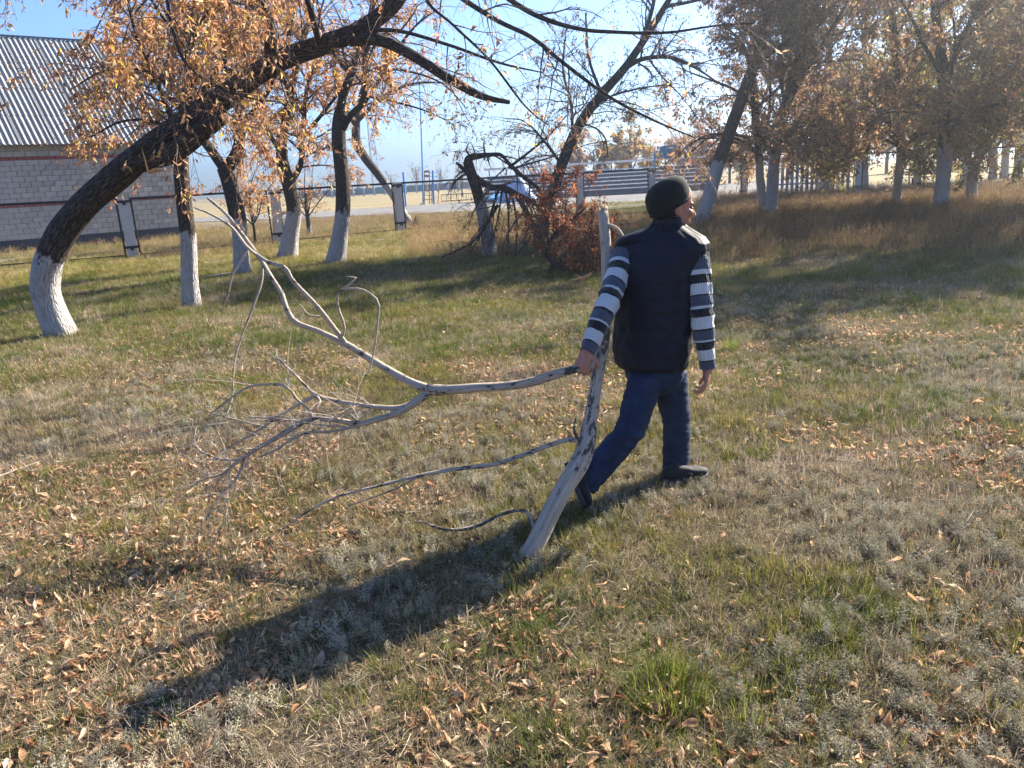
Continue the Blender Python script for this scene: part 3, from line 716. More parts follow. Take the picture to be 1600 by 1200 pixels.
    for k in range(nb):
        z0, z1 = H * k / nb, H * (k + 1) / nb; s0, s1 = 1 - .4 * k / nb, 1 - .4 * (k + 1) / nb
        for i in range(3): br.bar(lg[i] * s0 + [0, 0, z0], lg[(i + 1) % 3] * s1 + [0, 0, z1], .07).bar(lg[i] * s1 + [0, 0, z1], lg[(i + 1) % 3] * s1 + [0, 0, z1], .06)
    br.build('bracing', gm, r, kind='stuff')
    # paling fence among the trees on the right
    a = at(1212, 300, 46); b = at(1330, 296, 44); a[2] = b[2] = 0; d = b - a; L = np.linalg.norm(d); r = thing('paling_fence', 'grey blue paling fence behind the right-hand trees, slats standing apart', 'fence', a)
    gs = plain('grey_slat', (.19, .21, .26), .85, .25, 3)
    for k in range(15): MB().box(d * (k + .3) / 15 + [0, 0, .95], (.17, .05, 1.9 + .1 * ((k * 7) % 3 - 1)), rz=math.atan2(d[1], d[0])).build('slat', gs, r)
    for z in (.45, 1.5): MB().bar(np.array([0, .06, z]), d + [0, .06, z], .05, .09).build('rail', gs, r)
    # white bench glimpsed at the right
    p = at(1447, 290, 44); p[2] = 0; r = thing('bench', 'pale slatted bench beyond the fence between the hazy right trunks', 'bench', p)
    for k in range(3): MB().box((0, k * .13, .45), (2.0, .10, .045)).build('seat_slat', MAT_CONC, r)
    for k in range(3): MB().box((0, .42, .62 + k * .14), (2.0, .04, .10)).build('back_slat', MAT_CONC, r)
    for s in (-.8, .8): MB().bar((s, 0, 0), (s, 0, .43), .06).bar((s, .3, 0), (s, .42, .95), .06).build('leg', MAT_IRON, r)
beyond()
# ------------------------------------------------------------------ trees
def stack(paths, k=14):
    return np.stack([resample(p[0], k) for p in paths]), np.stack([np.interp(np.linspace(0, 1, k), np.linspace(0, 1, len(p[1])), p[1]) for p in paths])
def sprout(P, R, n, L, ang, rng, up=.0, droop=.0, k=7, t0=.15, rfrac=.55, rmax=.05, wig=.22, tip=.0022, wlen=True):
    m, kk, _ = P.shape
    ln = np.linalg.norm(np.diff(P, axis=1), axis=2).sum(1); pr = (ln if wlen else np.ones(m)); pr = pr / pr.sum()
    i = rng.choice(m, n, p=pr); t = rng.uniform(t0, 1, n) * (kk - 1); j = np.minimum(t.astype(int), kk - 2); u = (t - j)[:, None]
    p = P[i, j] * (1 - u) + P[i, j + 1] * u; d = P[i, j + 1] - P[i, j]; d /= np.linalg.norm(d, axis=1, keepdims=True) + 1e-9
    r0 = np.minimum((R[i, j] * (1 - u[:, 0]) + R[i, j + 1] * u[:, 0]) * rfrac, rmax)
    q = rng.normal(0, 1, (n, 3)); q -= d * (q * d).sum(1, keepdims=True); q /= np.linalg.norm(q, axis=1, keepdims=True)
    a = np.radians(rng.normal(ang, 14, n))[:, None]; D = d * np.cos(a) + q * np.sin(a); D[:, 2] += up; D /= np.linalg.norm(D, axis=1, keepdims=True)
    Ls = rng.uniform(L[0], L[1], n) * (1 - .45 * t / (kk - 1)); st = (Ls / (k - 1))[:, None]
    out = [p]
    for s in range(k - 1):
        D = D + rng.normal(0, wig, (n, 3)) * .6; D[:, 2] -= droop * (s + 1) / k; D /= np.linalg.norm(D, axis=1, keepdims=True)
        p = p + D * st; out.append(p)
    Pn = np.stack(out, 1); Rn = np.maximum(r0[:, None] * np.linspace(1, .25, k)[None] ** 1.1, tip)
    return Pn, Rn
PAL = {'orange': np.array([[.56, .30, .145], [.49, .245, .125], [.55, .35, .20], [.34, .16, .09], [.66, .47, .30], [.68, .52, .09]]),
       'brown': np.array([[.42, .24, .135], [.34, .18, .105], [.47, .31, .19], [.25, .13, .08], [.38, .27, .13], [.54, .42, .13]]),
       'red': np.array([[.38, .13, .060], [.31, .10, .05], [.42, .19, .09], [.21, .075, .04], [.36, .16, .07], [.34, .19, .10]]),
       'gold': np.array([[.48, .30, .06], [.42, .24, .06], [.36, .20, .07], [.54, .38, .09], [.28, .15, .05], [.40, .34, .10]]),
       'olive': np.array([[.20, .19, .06], [.28, .23, .07], [.16, .15, .05], [.34, .25, .09], [.26, .15, .06], [.38, .32, .08]]),
       'grey': np.array([[.19, .15, .13], [.15, .12, .11], [.24, .19, .16], [.12, .10, .09], [.22, .17, .12], [.20, .16, .14]])}
def leaves(P, n, size, rng, pal, hang=.6, wid=.38, probs=(.26, .2, .2, .16, .12, .06)):
    m, k, _ = P.shape; wgt = rng.gamma(.7, 1.0, m); i = rng.choice(m, n, p=wgt / wgt.sum()); t = rng.uniform(.12, 1, n) * (k - 1); j = np.minimum(t.astype(int), k - 2); u = (t - j)[:, None]
    b = P[i, j] * (1 - u) + P[i, j + 1] * u
    d = rng.normal(0, .75, (n, 3)); d[:, 2] -= hang; d /= np.linalg.norm(d, axis=1, keepdims=True)
    s = rng.normal(0, 1, (n, 3)); s -= d * (s * d).sum(1, keepdims=True); s /= np.linalg.norm(s, axis=1, keepdims=True); nr = np.cross(d, s)
    L = (size * rng.uniform(.55, 1.3, n))[:, None]; w = L * wid * rng.uniform(.5, 1.2, n)[:, None]; c = rng.normal(0, .28, n)[:, None] * L
    b = b + d * L * rng.uniform(.05, .5, n)[:, None]
    V = np.stack([b, b + d * L * .42 + s * w * .5 + nr * c * .5, b + d * L + nr * c * -.6, b + d * L * .42 - s * w * .5 + nr * c * .5], 1).reshape(-1, 3)
    F = np.arange(4 * n).reshape(n, 4)
    F = np.concatenate([F[:, [0, 1, 2]], F[:, [0, 2, 3]]])
    cc = PAL[pal][rng.choice(6, n, p=probs)] * rng.uniform(.7, 1.3, n)[:, None]
    C4 = np.concatenate([cc, np.ones((n, 1))], 1)
    return V, F, np.repeat(C4, 4, 0)
def trunk_mesh(name, P, R, sides, mat, wash=None, rough=.05, seed=0, flare=0.0, origin=(0, 0, 0), cap=True):
    """one stem: resampled, lumpy, with bark coordinates and the whitewash height as vertex attributes"""
    if flare: P = np.vstack([P[0] + (P[0] - P[1]) / np.linalg.norm(P[0] - P[1]) * .22 - [0, 0, .05], P]); R = np.append(R[0] * 1.1, R); wash = None if wash is None else wash + .24
    L = np.linalg.norm(np.diff(P, axis=0), axis=1).sum(); step = max(.04, min(.14, np.max(R) * .45)); k = max(6, int(L / step))
    Rr = np.interp(np.linspace(0, 1, k), np.linspace(0, 1, len(R)), R); Pp = resample(P, k)
    if flare:
        s = np.linspace(0, L, k); Rr = Rr * (1 + flare * np.exp(-np.maximum(s - .2, 0) / .22))
    V, F, (al, an) = tubes(Pp[None], Rr[None], sides)
    rr = np.repeat(Rr, sides); ctr = np.repeat(Pp, sides, 0)
    sx, sy = np.cos(an) * 1.7 + seed, np.sin(an) * 1.7
    lump = (fbm(sx + al * .9, sy - al * .4 + al, .9, 3 + seed, 2) - .5) * 2 * rough * 2.2 + (fbm(an * 2.6 + 3 * np.sin(al), al * 2.2, .55, 9 + seed, 2) - .5) * rough * 1.2
    if flare: lump = lump + .10 * np.exp(-al / .3) * np.sin(an * 4 + seed) * (flare > .1)
    V = ctr + (V - ctr) * (1 + lump)[:, None]
    buv = np.stack([np.cos(an) * rr * 2.2, np.sin(an) * rr * 2.2, al], -1)
    ws = np.full(len(V), -9.0) if wash is None else wash - al
    V2 = np.vstack([V, Pp[-1:] + (Pp[-1] - Pp[-2]) * .3]); n = len(V); Ft = np.array([[n - sides + i, n - sides + (i + 1) % sides, n] for i in range(sides)])
    buv = np.vstack([buv, buv[-1:]]); ws = np.append(ws, ws[-1])
    return mesh_np(name, V2 - np.asarray(origin), [F, Ft], mat, True, {'buv': ('FLOAT_VECTOR', buv), 'wash': ('FLOAT', ws)})
def tree(name, label, cat, trunk, limbs, seed, group=None, wash=None, sides=14, bark=None, l2=(60, (.8, 1.8)), l3=(500, (.35, .9)), nleaf=5000, size=.085, pal='orange',
         droop=.25, up=.15, hang=.6, flare=.25, rough=.05, extra_own=0, ang2=50, leafprobs=(.26, .2, .2, .16, .12, .06), twig_sides=4, wid=.38, l2r=.03):
    """trunk / limbs: (points, radii) in world space; finer branches, twigs and leaves grow from them"""
    rng = np.random.default_rng(seed); bark = bark or MAT_BARK
    base = np.array(trunk[0][0]); root = thing(name, label, cat, base, group)
    link('trunk', trunk_mesh('trunk', np.array(trunk[0]), trunk[1], sides, bark, wash, rough, seed, flare, base), root)
    for i, lb in enumerate(limbs):
        link('limb', trunk_mesh('limb', np.array(lb[0]), lb[1], max(7, sides - 5), bark, None, rough * .7, seed + 1 + i, 0, base), root)
    src = [(np.array(q[0]), q[1]) for q in limbs] or [(np.array(trunk[0]), trunk[1])]
    P1, R1 = stack(src)
    tv, tf, n0 = [], [], 0
    P2, R2 = sprout(P1, R1, l2[0], l2[1], ang2, rng, up, droop * .5, 8, .12, .5, l2r)
    P3, R3 = sprout(P2, R2, l3[0], l3[1], 45, rng, 0, droop, 6, .1, .5, .012)
    for P, R, sd in ((P2, R2, twig_sides + 1), (P3, R3, 3)):
        V, F, _ = tubes(P, R, sd); tv.append(V); tf.append(F + n0); n0 += len(V)
    link('twigs', mesh_np('twigs', np.vstack(tv) - base, np.vstack(tf), MAT_TWIG, True), root, kind='stuff')
    if nleaf:
        V, F, C = leaves(P3, nleaf, size, rng, pal, hang, wid, leafprobs)
        if extra_own:                                     # the leaves nearest the eye are objects of their own
            q = V.reshape(-1, 4, 3); cc = C.reshape(-1, 4, 4); pr = project(q.mean(1)); inv = (pr[:, 0] > 0) & (pr[:, 0] < 1600) & (pr[:, 1] > 0) & (pr[:, 1] < 1200)
            sz = np.linalg.norm(q[:, 2] - q[:, 0], axis=1) / pr[:, 2] * inv; own = np.argsort(sz)[::-1][:extra_own]
            for k in own:
                o0 = q[k, 0]; me = mesh_np('leaf', q[k] - o0, np.array([[0, 1, 2], [0, 2, 3]]), MAT_LEAF, False, {'col': ('FLOAT_COLOR', cc[k])}); link('leaf', me, root, o0 - base)
            keep = np.ones(len(q), bool); keep[own] = False; n = keep.sum(); V = q[keep].reshape(-1, 3); C = cc[keep].reshape(-1, 4); F = np.arange(4 * n).reshape(n, 4); F = np.concatenate([F[:, [0, 1, 2]], F[:, [0, 2, 3]]])
        link('foliage', mesh_np('foliage', V - base, F, MAT_LEAF, False, {'col': ('FLOAT_COLOR', C)}), root, kind='stuff')
    return root
def px_stem(pts, widths):      # pixel path with Y, pixel widths -> points, radii (metres)
    P = pth(pts); z = project(P)[:, 2]; return P, np.array(widths) / 2 * z / FPX * .87
def vec_limb(p0, dirs, r0, r1):
    P = [np.array(p0)]
    for d in dirs: P.append(P[-1] + np.array(d))
    return np.array(P), np.linspace(r0, r1, len(P))
def auto_limbs(rng, p, n, L, r, spread=.6, lean=(0, 0)):
    out = []
    for i in range(n):
        a = 2 * pi * (i + rng.uniform(-.3, .3)) / n; s = spread * rng.uniform(.5, 1.2); d = np.array([cos(a) * s + lean[0], sin(a) * s + lean[1], 1.0]); d /= np.linalg.norm(d); l = L * rng.uniform(.75, 1.15)
        q = [np.array(p)]
        for k in range(4):
            d = d + rng.normal(0, .16, 3) + [0, 0, .02]; d /= np.linalg.norm(d); q.append(q[-1] + d * l / 4)
        out.append((np.array(q), np.linspace(r * rng.uniform(.8, 1), r * .22, 5)))
    return out
WG = 'whitewashed trees of the left row'

def left_trees():
    rng = np.random.default_rng(21)
    # 1 the big leaning tree
    Y = 10.25
    tr = px_stem([(98, 526, Y), (78, 480, Y + .02), (70, 440, Y), (84, 388, Y), (124, 328, Y), (180, 278, 10.2), (243, 226, 10.15), (330, 166, 10.1), (430, 98, 10.0), (500, 72, 9.95), (560, 48, 9.9), (612, 8, 9.8), (640, -40, 9.75), (668, -120, 9.7)],
                 [49, 47, 47, 46, 45, 44, 44, 42, 39, 35, 32, 30, 29, 25])
    A = tr[0]
    limbs = [px_stem([(205, 268, 10.2), (240, 250, 10.12), (275, 236, 10.05), (315, 205, 10.02), (346, 180, 10.0)], [14, 34, 38, 35, 31]),          # cut second stem fused to the first
             px_stem([(548, 62, 9.9), (590, 62, 9.7), (640, 84, 9.5), (700, 122, 9.3), (752, 150, 9.2), (796, 160, 9.1)], [24, 20, 19, 17, 14, 7]),   # snapped limb
             px_stem([(655, -90, 9.7), (700, -22, 9.3), (770, 28, 9.0), (830, 58, 8.8), (880, 98, 8.6), (950, 150, 8.4), (1015, 185, 8.2), (1085, 215, 8.1)], [12, 10.5, 9, 8, 7, 6, 4.5, 2.5]),
             px_stem([(665, -120, 9.7), (760, -30, 9.2), (830, 20, 9.0), (900, 44, 8.8), (960, 50, 8.6), (1040, 51, 8.5), (1120, 40, 8.4), (1180, 36, 8.3)], [13, 11, 10, 9, 7, 6, 4, 2.5]),
             px_stem([(660, -80, 9.7), (664, -5, 9.2), (709, 40, 9.0), (765, 94, 8.9), (820, 165, 8.8), (856, 195, 8.7)], [7, 6, 5, 4.5, 4, 2]),
             px_stem([(560, 50, 9.9), (620, 48, 9.5), (700, 70, 9.2), (780, 98, 9.0), (850, 114, 8.9)], [9, 7, 6, 5, 2]),
             px_stem([(425, 95, 9.95), (420, 40, 9.6), (400, -20, 9.4), (390, -120, 9.2)], [26, 22, 20, 16]),
             px_stem([(330, 165, 10), (300, 90, 9.5), (250, 20, 9.2), (200, -60, 9.0)], [9, 7, 6, 4]),
             px_stem([(400, -10, 9.4), (300, -50, 8.8), (180, -60, 8.2), (60, -40, 7.6), (-40, 10, 7.2)], [14, 12, 10, 8, 4]),
             px_stem([(500, 70, 9.9), (480, 0, 9.4), (440, -80, 9.0)], [14, 11, 8]),
             px_stem([(390, -60, 9.2), (330, 10, 8.6), (290, 90, 8.2), (310, 150, 8.0)], [7, 5, 4, 2]),
             px_stem([(255, -60, 8.6), (268, 40, 8.4), (300, 110, 8.3), (380, 150, 8.2), (440, 160, 8.1)], [7, 6, 5, 4, 2])]
    wl = np.linalg.norm(np.diff(A[:4], axis=0), axis=1).sum()
    r = tree('leaning_tree', 'big leaning tree with a curved whitewashed foot, its dark trunk crossing the upper left', 'tree', tr, limbs[:6], 101, wash=wl, sides=28, l2=(48, (.4, 1.5)), l3=(300, (.2, .7)), nleaf=260, size=.085,
             droop=.3, up=-.1, flare=.10, l2r=.012, rough=.055)
    base = A[0]; rg = np.random.default_rng(55)
    for i, lb in enumerate(limbs[6:]): link('limb', trunk_mesh('limb', lb[0], lb[1], 8, MAT_BARK, None, .03, 60 + i, 0, base), r)
    P1, R1 = stack([limbs[i] for i in (6, 7, 8, 9, 10, 11)]); P1b, R1b = stack([(A[6:12], tr[1][6:12] * .5)])
    P2, R2 = sprout(np.vstack([P1, P1b]), np.vstack([R1, R1b]), 90, (.6, 2.0), 55, rg, .25, .42, 8, .05, .4, .014)
    P3, R3 = sprout(P2, R2, 700, (.3, .9), 45, rg, -.1, .35, 7, .1, .5, .006, tip=.0018)
    V, F, C = leaves(P3, 11500, .072, rg, 'orange', .9, .30, (.24, .14, .24, .08, .20, .10))
    tv = []; tf = []; n0 = 0
    for P, R, sd in ((P2, R2, 5), (P3, R3, 3)):
        v, f, _ = tubes(P, R, sd); tv.append(v); tf.append(f + n0); n0 += len(v)
    link('twigs', mesh_np('twigs', np.vstack(tv) - base, np.vstack(tf), MAT_TWIG, True), r, kind='stuff')
    q = V.reshape(-1, 4, 3); cc = C.reshape(-1, 4, 4); pr = project(q.mean(1)); tp = project(A)
    line = np.interp(pr[:, 0], tp[3:, 0], tp[3:, 1]); front = (np.abs(pr[:, 1] - line) < 48) & (q.mean(1)[:, 1] < 10.1) & (pr[:, 0] > 80) & (rg.uniform(0, 1, len(q)) < .8); front |= (pr[:, 1] > line + 20) & (pr[:, 0] < 330) & (rg.uniform(0, 1, len(q)) < .6)
    q, cc, pr = q[~front], cc[~front], pr[~front]; inv = (pr[:, 0] > 0) & (pr[:, 0] < 1600) & (pr[:, 1] > 0)
    sz = np.linalg.norm(q[:, 2] - q[:, 0], axis=1) / pr[:, 2] * inv; own = np.argsort(sz)[::-1][:280]
    for k in own: link('leaf', mesh_np('leaf', q[k] - q[k, 0], np.array([[0, 1, 2], [0, 2, 3]]), MAT_LEAF, False, {'col': ('FLOAT_COLOR', cc[k])}), r, q[k, 0] - base)
    keep = np.ones(len(q), bool); keep[own] = False; n = int(keep.sum()); F = np.arange(4 * n).reshape(n, 4)
    link('foliage', mesh_np('foliage', q[keep].reshape(-1, 3) - base, np.concatenate([F[:, [0, 1, 2]], F[:, [0, 2, 3]]]), MAT_LEAF, False, {'col': ('FLOAT_COLOR', cc[keep].reshape(-1, 4))}), r, kind='stuff')
    fresh = plain('fresh_torn_wood', (.56, .30, .13), .8, .3, 20)
    p0 = at(232, 270, 9.85); 
    sp = MB()
    for e, w in (((222, 232, 9.8), .012), ((268, 266, 9.8), .02), ((250, 262, 9.75), .018), ((234, 272, 9.8), .02)):
        sp.tube([p0 - base, (p0 + at(*e)) / 2 - base + [0, 0, .01], at(*e) - base], [w, w * .8, .003], 6)
    sp.build('torn_splinter', fresh, r)

    # 2 straight tree behind it
    Y = 12.4; tr = px_stem([(301, 483, Y), (296, 430, Y), (294, 370, Y), (287, 310, Y), (283, 255, Y), (290, 180, Y), (300, 90, Y), (310, -10, Y), (320, -120, Y)], [30, 27, 26, 25, 24, 22, 18, 14, 8])
    wl = np.linalg.norm(np.diff(tr[0][:4], axis=0), axis=1).sum() * .76
    lm = [px_stem([(286, 230, Y), (250, 140, 12.0), (215, 60, 11.6), (190, -40, 11.4)], [12, 9, 7, 4]), px_stem([(290, 180, Y), (340, 110, 12.2), (390, 30, 12), (430, -70, 12)], [12, 9, 7, 4]), px_stem([(300, 90, Y), (260, 20, 12.8), (210, -60, 13)], [9, 6, 4]),
          px_stem([(288, 210, Y), (240, 190, 12), (190, 190, 11.8), (140, 215, 11.7)], [7, 5, 4, 2]), px_stem([(290, 150, Y), (225, 110, 12), (165, 110, 11.8), (110, 140, 11.7)], [8, 6, 4, 2])]
    tree('maple_tree', 'slim straight whitewashed tree standing directly behind the leaning trunk', 'tree', tr, lm, 102, WG, wl, 18, l2=(70, (.7, 1.7)), l3=(700, (.3, .9)), nleaf=6000, size=.085, droop=.4, hang=.8, leafprobs=(.24, .2, .2, .16, .14, .06))
    # 3 forked
    Y = 17.2; tr = px_stem([(379, 427, Y), (376, 380, Y), (371, 335, Y), (360, 290, Y), (350, 262, Y)], [27, 26, 28, 27, 26])
    wl = np.linalg.norm(np.diff(tr[0][:3], axis=0), axis=1).sum() * 1.02
    lm = [px_stem([(350, 264, Y), (332, 238, Y), (312, 205, Y), (300, 130, Y), (290, 40, Y), (280, -60, Y)], [18, 15, 13, 11, 8, 5]), px_stem([(353, 266, Y), (371, 235, Y), (376, 190, 17.4), (372, 120, 17.6), (385, 30, 17.8), (400, -80, 18)], [22, 19, 16, 13, 10, 6]),
          px_stem([(374, 200, 17.4), (420, 140, 17), (450, 60, 16.8), (470, -30, 16.6)], [10, 8, 6, 3]), px_stem([(315, 210, Y), (270, 160, 17), (230, 120, 16.8), (180, 100, 16.6)], [9, 7, 5, 2]), px_stem([(372, 130, 17.6), (330, 70, 17), (300, 0, 17)], [9, 6, 4])]
    tree('maple_tree', 'whitewashed tree that forks into two dark stems, third from the left', 'tree', tr, lm, 103, WG, wl, 16, l2=(80, (.9, 2.2)), l3=(1000, (.4, 1.1)), nleaf=9500, size=.10, droop=.4, hang=.8)
    # 4
    Y = 20.8; tr = px_stem([(449, 402, Y), (455, 360, Y), (459, 330, Y), (452, 292, Y), (441, 250, Y), (441, 200, Y)], [31, 27, 25, 23, 20, 16])
    wl = np.linalg.norm(np.diff(tr[0][:3], axis=0), axis=1).sum() * 1.1
    lm = [px_stem([(441, 215, Y), (450, 165, Y), (462, 110, Y), (480, 40, Y), (500, -50, Y)], [15, 13, 11, 8, 5]), px_stem([(452, 290, Y), (470, 255, 20.9), (474, 200, 21), (480, 140, 21), (500, 70, 21)], [11, 10, 9, 7, 4]),
          px_stem([(441, 240, Y), (410, 190, 20.5), (390, 120, 20), (370, 40, 20)], [10, 8, 6, 3]), px_stem([(455, 150, Y), (430, 90, 20), (420, 10, 20)], [8, 6, 3]), px_stem([(472, 215, 21), (510, 170, 21), (545, 120, 21), (560, 60, 21)], [8, 6, 5, 3])]
    tree('maple_tree', 'whitewashed tree beside the tilted fence post, fourth from the left', 'tree', tr, lm, 104, WG, wl, 16, l2=(80, (1, 2.4)), l3=(1000, (.4, 1.2)), nleaf=9500, size=.11, droop=.4, hang=.8)
    # low suckers between 3 and 4, near the fence
    for nm, px, py, Yb, hh, lab, sd in (('leafy_sapling', 483, 362, 29.5, 2.6, 'orange leafed sapling with a pale foot between the fourth and fifth whitewashed trees', 7), ('leafy_sapling', 398, 372, 26.0, 2.3, 'orange leafed sapling at the fence behind the forked tree', 8)):
        p = at(px, py, Yb); p[2] = 0; rg = np.random.default_rng(sd)
        t = (np.array([p, p + [0.02, 0, .5], p + [0, .05, 1.1], p + [.05, 0, 1.6]]), np.array([.10, .085, .07, .05]) if sd == 7 else np.array([.05, .045, .04, .03]))
        tree(nm, lab, 'sapling', t, auto_limbs(rg, p + [0, 0, .7], 5, hh, .03, .8), 110 + sd, 'leafy saplings by the fence', .55 if sd == 7 else None, 10, l2=(40, (.5, 1.3)), l3=(260, (.3, .8)), nleaf=1900, size=.11, droop=.35, hang=.7, flare=.1)
    # 5 upright dark tree
    Y = 18.6; tr = px_stem([(524, 411, Y), (531, 370, Y), (536, 325, Y), (535, 280, Y), (530, 235, Y), (529, 195, Y), (533, 172, Y)], [32, 27, 25, 25, 25, 25, 21])
    wl = np.linalg.norm(np.diff(tr[0][:3], axis=0), axis=1).sum() * 1.02
    lm = [px_stem([(530, 182, Y), (536, 150, Y), (548, 118, Y), (560, 80, Y), (580, 20, Y), (590, -60, Y)], [17, 15, 13, 12, 9, 6]), px_stem([(534, 205, Y), (548, 180, Y), (566, 160, Y), (572, 120, 18.4), (572, 80, 18.3), (600, 10, 18.2), (630, -70, 18)], [12, 11, 12, 10, 8, 7, 4]),
          px_stem([(566, 165, Y), (590, 130, 18.2), (612, 90, 18), (650, 40, 17.8), (690, 10, 17.6)], [8, 7, 6, 4, 2]), px_stem([(548, 118, Y), (520, 80, 18.8), (500, 30, 19), (490, -40, 19)], [8, 7, 5, 3]),
          px_stem([(572, 150, Y), (620, 160, 18.2), (670, 175, 18), (710, 195, 18)], [5, 4, 3, 1.5]), px_stem([(572, 110, 18.4), (630, 110, 18), (690, 130, 17.8), (730, 170, 17.6)], [5, 4, 3, 1.5])]
    tree('maple_tree', 'upright dark tree with a whitewashed foot standing clear left of the white post', 'tree', tr, lm, 105, WG, wl, 18, l2=(75, (.9, 2.0)), l3=(700, (.35, 1.0)), nleaf=3000, size=.095, droop=.35, hang=.7, pal='orange')
    # 6 slanting tree past the fence
    tr = px_stem([(634, 340, 33), (612, 302, 33), (590, 272, 33), (570, 246, 33), (558, 225, 33), (556, 200, 33)], [13, 13, 14, 15, 16, 15]); 
    wl = np.linalg.norm(np.diff(tr[0], axis=0), axis=1).sum() * .42
    lm = [px_stem([(557, 215, 33), (560, 170, 33), (575, 110, 33), (590, 50, 33)], [13, 11, 8, 5]), px_stem([(556, 200, 33), (535, 150, 33), (520, 90, 33)], [9, 7, 4]), px_stem([(558, 190, 33), (600, 150, 32.5), (650, 130, 32), (700, 130, 32)], [8, 6, 4, 2])]
    tree('maple_tree', 'slanting tree beyond the fence that leans left from behind the white post', 'tree', tr, lm, 106, WG, wl, 12, l2=(50, (1.2, 2.6)), l3=(500, (.5, 1.4)), nleaf=1800, size=.13, droop=.3, bark=MAT_BARK_FAR)
left_trees()

def middle_trees():
    # leaning dark tree in the middle
    Y = 21.0
    tr = px_stem([(838, 392, Y), (852, 340, Y), (864, 300, Y), (879, 255, Y), (905, 195, Y), (940, 148, Y), (975, 108, Y), (1000, 72, Y), (1030, 25, Y), (1062, -30, Y), (1090, -90, Y)], [23, 21, 20, 19, 18, 16, 14, 12, 10, 8, 5])
    lm = [px_stem([(975, 108, Y), (1005, 92, 20.6), (1050, 90, 20.2), (1090, 108, 20), (1130, 135, 19.8)], [9, 8, 6, 4, 2]), px_stem([(1000, 72, Y), (1020, 10, 21), (1030, -60, 21)], [9, 7, 4]), px_stem([(895, 215, Y), (892, 160, 21), (880, 110, 21), (885, 40, 21)], [6, 5, 4, 2]),
          px_stem([(905, 195, Y), (935, 160, 20.5), (990, 140, 20), (1060, 130, 19.8)], [5, 4, 3, 1.5]), px_stem([(878, 258, Y), (850, 220, 20.6), (820, 190, 20.4), (790, 185, 20.2)], [6, 5, 3, 1.5]), px_stem([(868, 290, Y), (905, 205, 21.5), (925, 198, 21.5), (945, 215, 21.5), (950, 245, 21.5)], [4, 4, 4, 3, 2]),
          px_stem([(940, 148, Y), (920, 90, 21.4), (915, 20, 21.6)], [6, 5, 3]), px_stem([(1040, 10, Y), (1090, 0, 20.5), (1150, -20, 20)], [7, 5, 3])]
    tree('slanting_tree', 'dark tree slanting up to the right behind the red brush heap', 'tree', tr, lm, 201, None, None, 16, l2=(110, (.9, 2.4)), l3=(1100, (.4, 1.2)), nleaf=4800, size=.085, droop=.25, pal='brown', wid=.32)
    # the snapped tree: whitewashed stump, arch of torn stem, hanging branches
    Y = 18.0
    tr = px_stem([(767, 402, Y), (761, 360, Y), (753, 325, Y), (744, 292, Y), (735, 270, Y), (730, 252, Y)], [27, 24, 22, 20, 20, 17]); wl = np.linalg.norm(np.diff(tr[0][:4], axis=0), axis=1).sum() * .86
    lm = [px_stem([(736, 276, Y), (725, 265, Y), (713, 254, Y)], [11, 8, 4]),
          px_stem([(731, 262, Y), (732, 248, Y), (748, 244, 17.9), (765, 242, 17.8), (782, 242, 17.7), (796, 256, 17.6), (812, 272, 17.5), (836, 290, 17.5), (856, 312, 17.5)], [14, 12, 9, 7, 6, 8, 7, 6, 3]),
          px_stem([(740, 275, Y), (752, 284, 17.9), (768, 292, 17.8), (788, 294, 17.7), (812, 306, 17.6), (835, 318, 17.5), (848, 330, 17.5)], [14, 12, 10, 11, 10, 8, 4]),
          px_stem([(806, 302, 17.6), (822, 330, 17.4), (838, 362, 17.3), (849, 395, 17.3), (850, 435, 17.2)], [11, 9, 8, 6, 3]),
          px_stem([(795, 262, 17.6), (830, 235, 17.3), (860, 210, 17.2), (885, 180, 17.1)], [5, 4, 3, 2]), px_stem([(798, 264, 17.6), (840, 252, 17.4), (880, 240, 17.4)], [4, 3, 2])]
    # thin hanging branches: a fan that droops to the grass
    for a, b, c, w in (((785, 293), (778, 340), (766, 385), 4), ((780, 294), (760, 350), (735, 395), 5), ((790, 295), (795, 345), (792, 410), 4), ((760, 300), (740, 330), (730, 360), 3), ((775, 292), (772, 330), (768, 372), 3), ((800, 300), (808, 360), (800, 430), 4),
                       ((790, 262), (770, 280), (745, 300), 3), ((738, 246), (729, 236), (733, 222), 4), ((742, 244), (740, 232), (735, 222), 3), ((830, 368), (810, 395), (795, 408), 4), ((778, 320), (742, 375), (690, 402), 6), ((826, 340), (836, 380), (830, 412), 3)):
        lm.append(px_stem([(*a, 17.6), (*b, 17.4), (*c, 17.2)], [w, w * .7, w * .35]))
    tree('snapped_tree', 'snapped whitewashed tree, its torn stem arched over and branches hanging to the grass', 'tree', tr, lm, 202, None, wl, 14, l2=(150, (.3, 1.3)), l3=(900, (.2, .7)), nleaf=650, size=.08, droop=.5, pal='red', up=-.2, rough=.10)
    # torn off crown lying behind, with rusty leaves still on it
    p = on_ground(895, 425); rng = np.random.default_rng(9); lim = []
    for a, b, c in (((850, 400), (868, 365), (915, 325)), ((860, 420), (905, 380), (950, 360)), ((850, 425), (900, 415), (960, 400)), ((930, 440), (900, 400), (870, 350)), ((945, 435), (925, 380), (925, 325)), ((860, 350), (850, 320), (868, 300)), ((880, 430), (920, 430), (975, 425))):
        lim.append(px_stem([(*a, 14.4), (*b, 14.2 + rng.uniform(-.4, .4)), (*c, 14.3 + rng.uniform(-.6, .6))], [9, 7, 3]))
    trn = px_stem([(905, 436, 13.3), (890, 425, 13.8), (860, 405, 14.4), (850, 380, 15)], [8, 11, 12, 10])
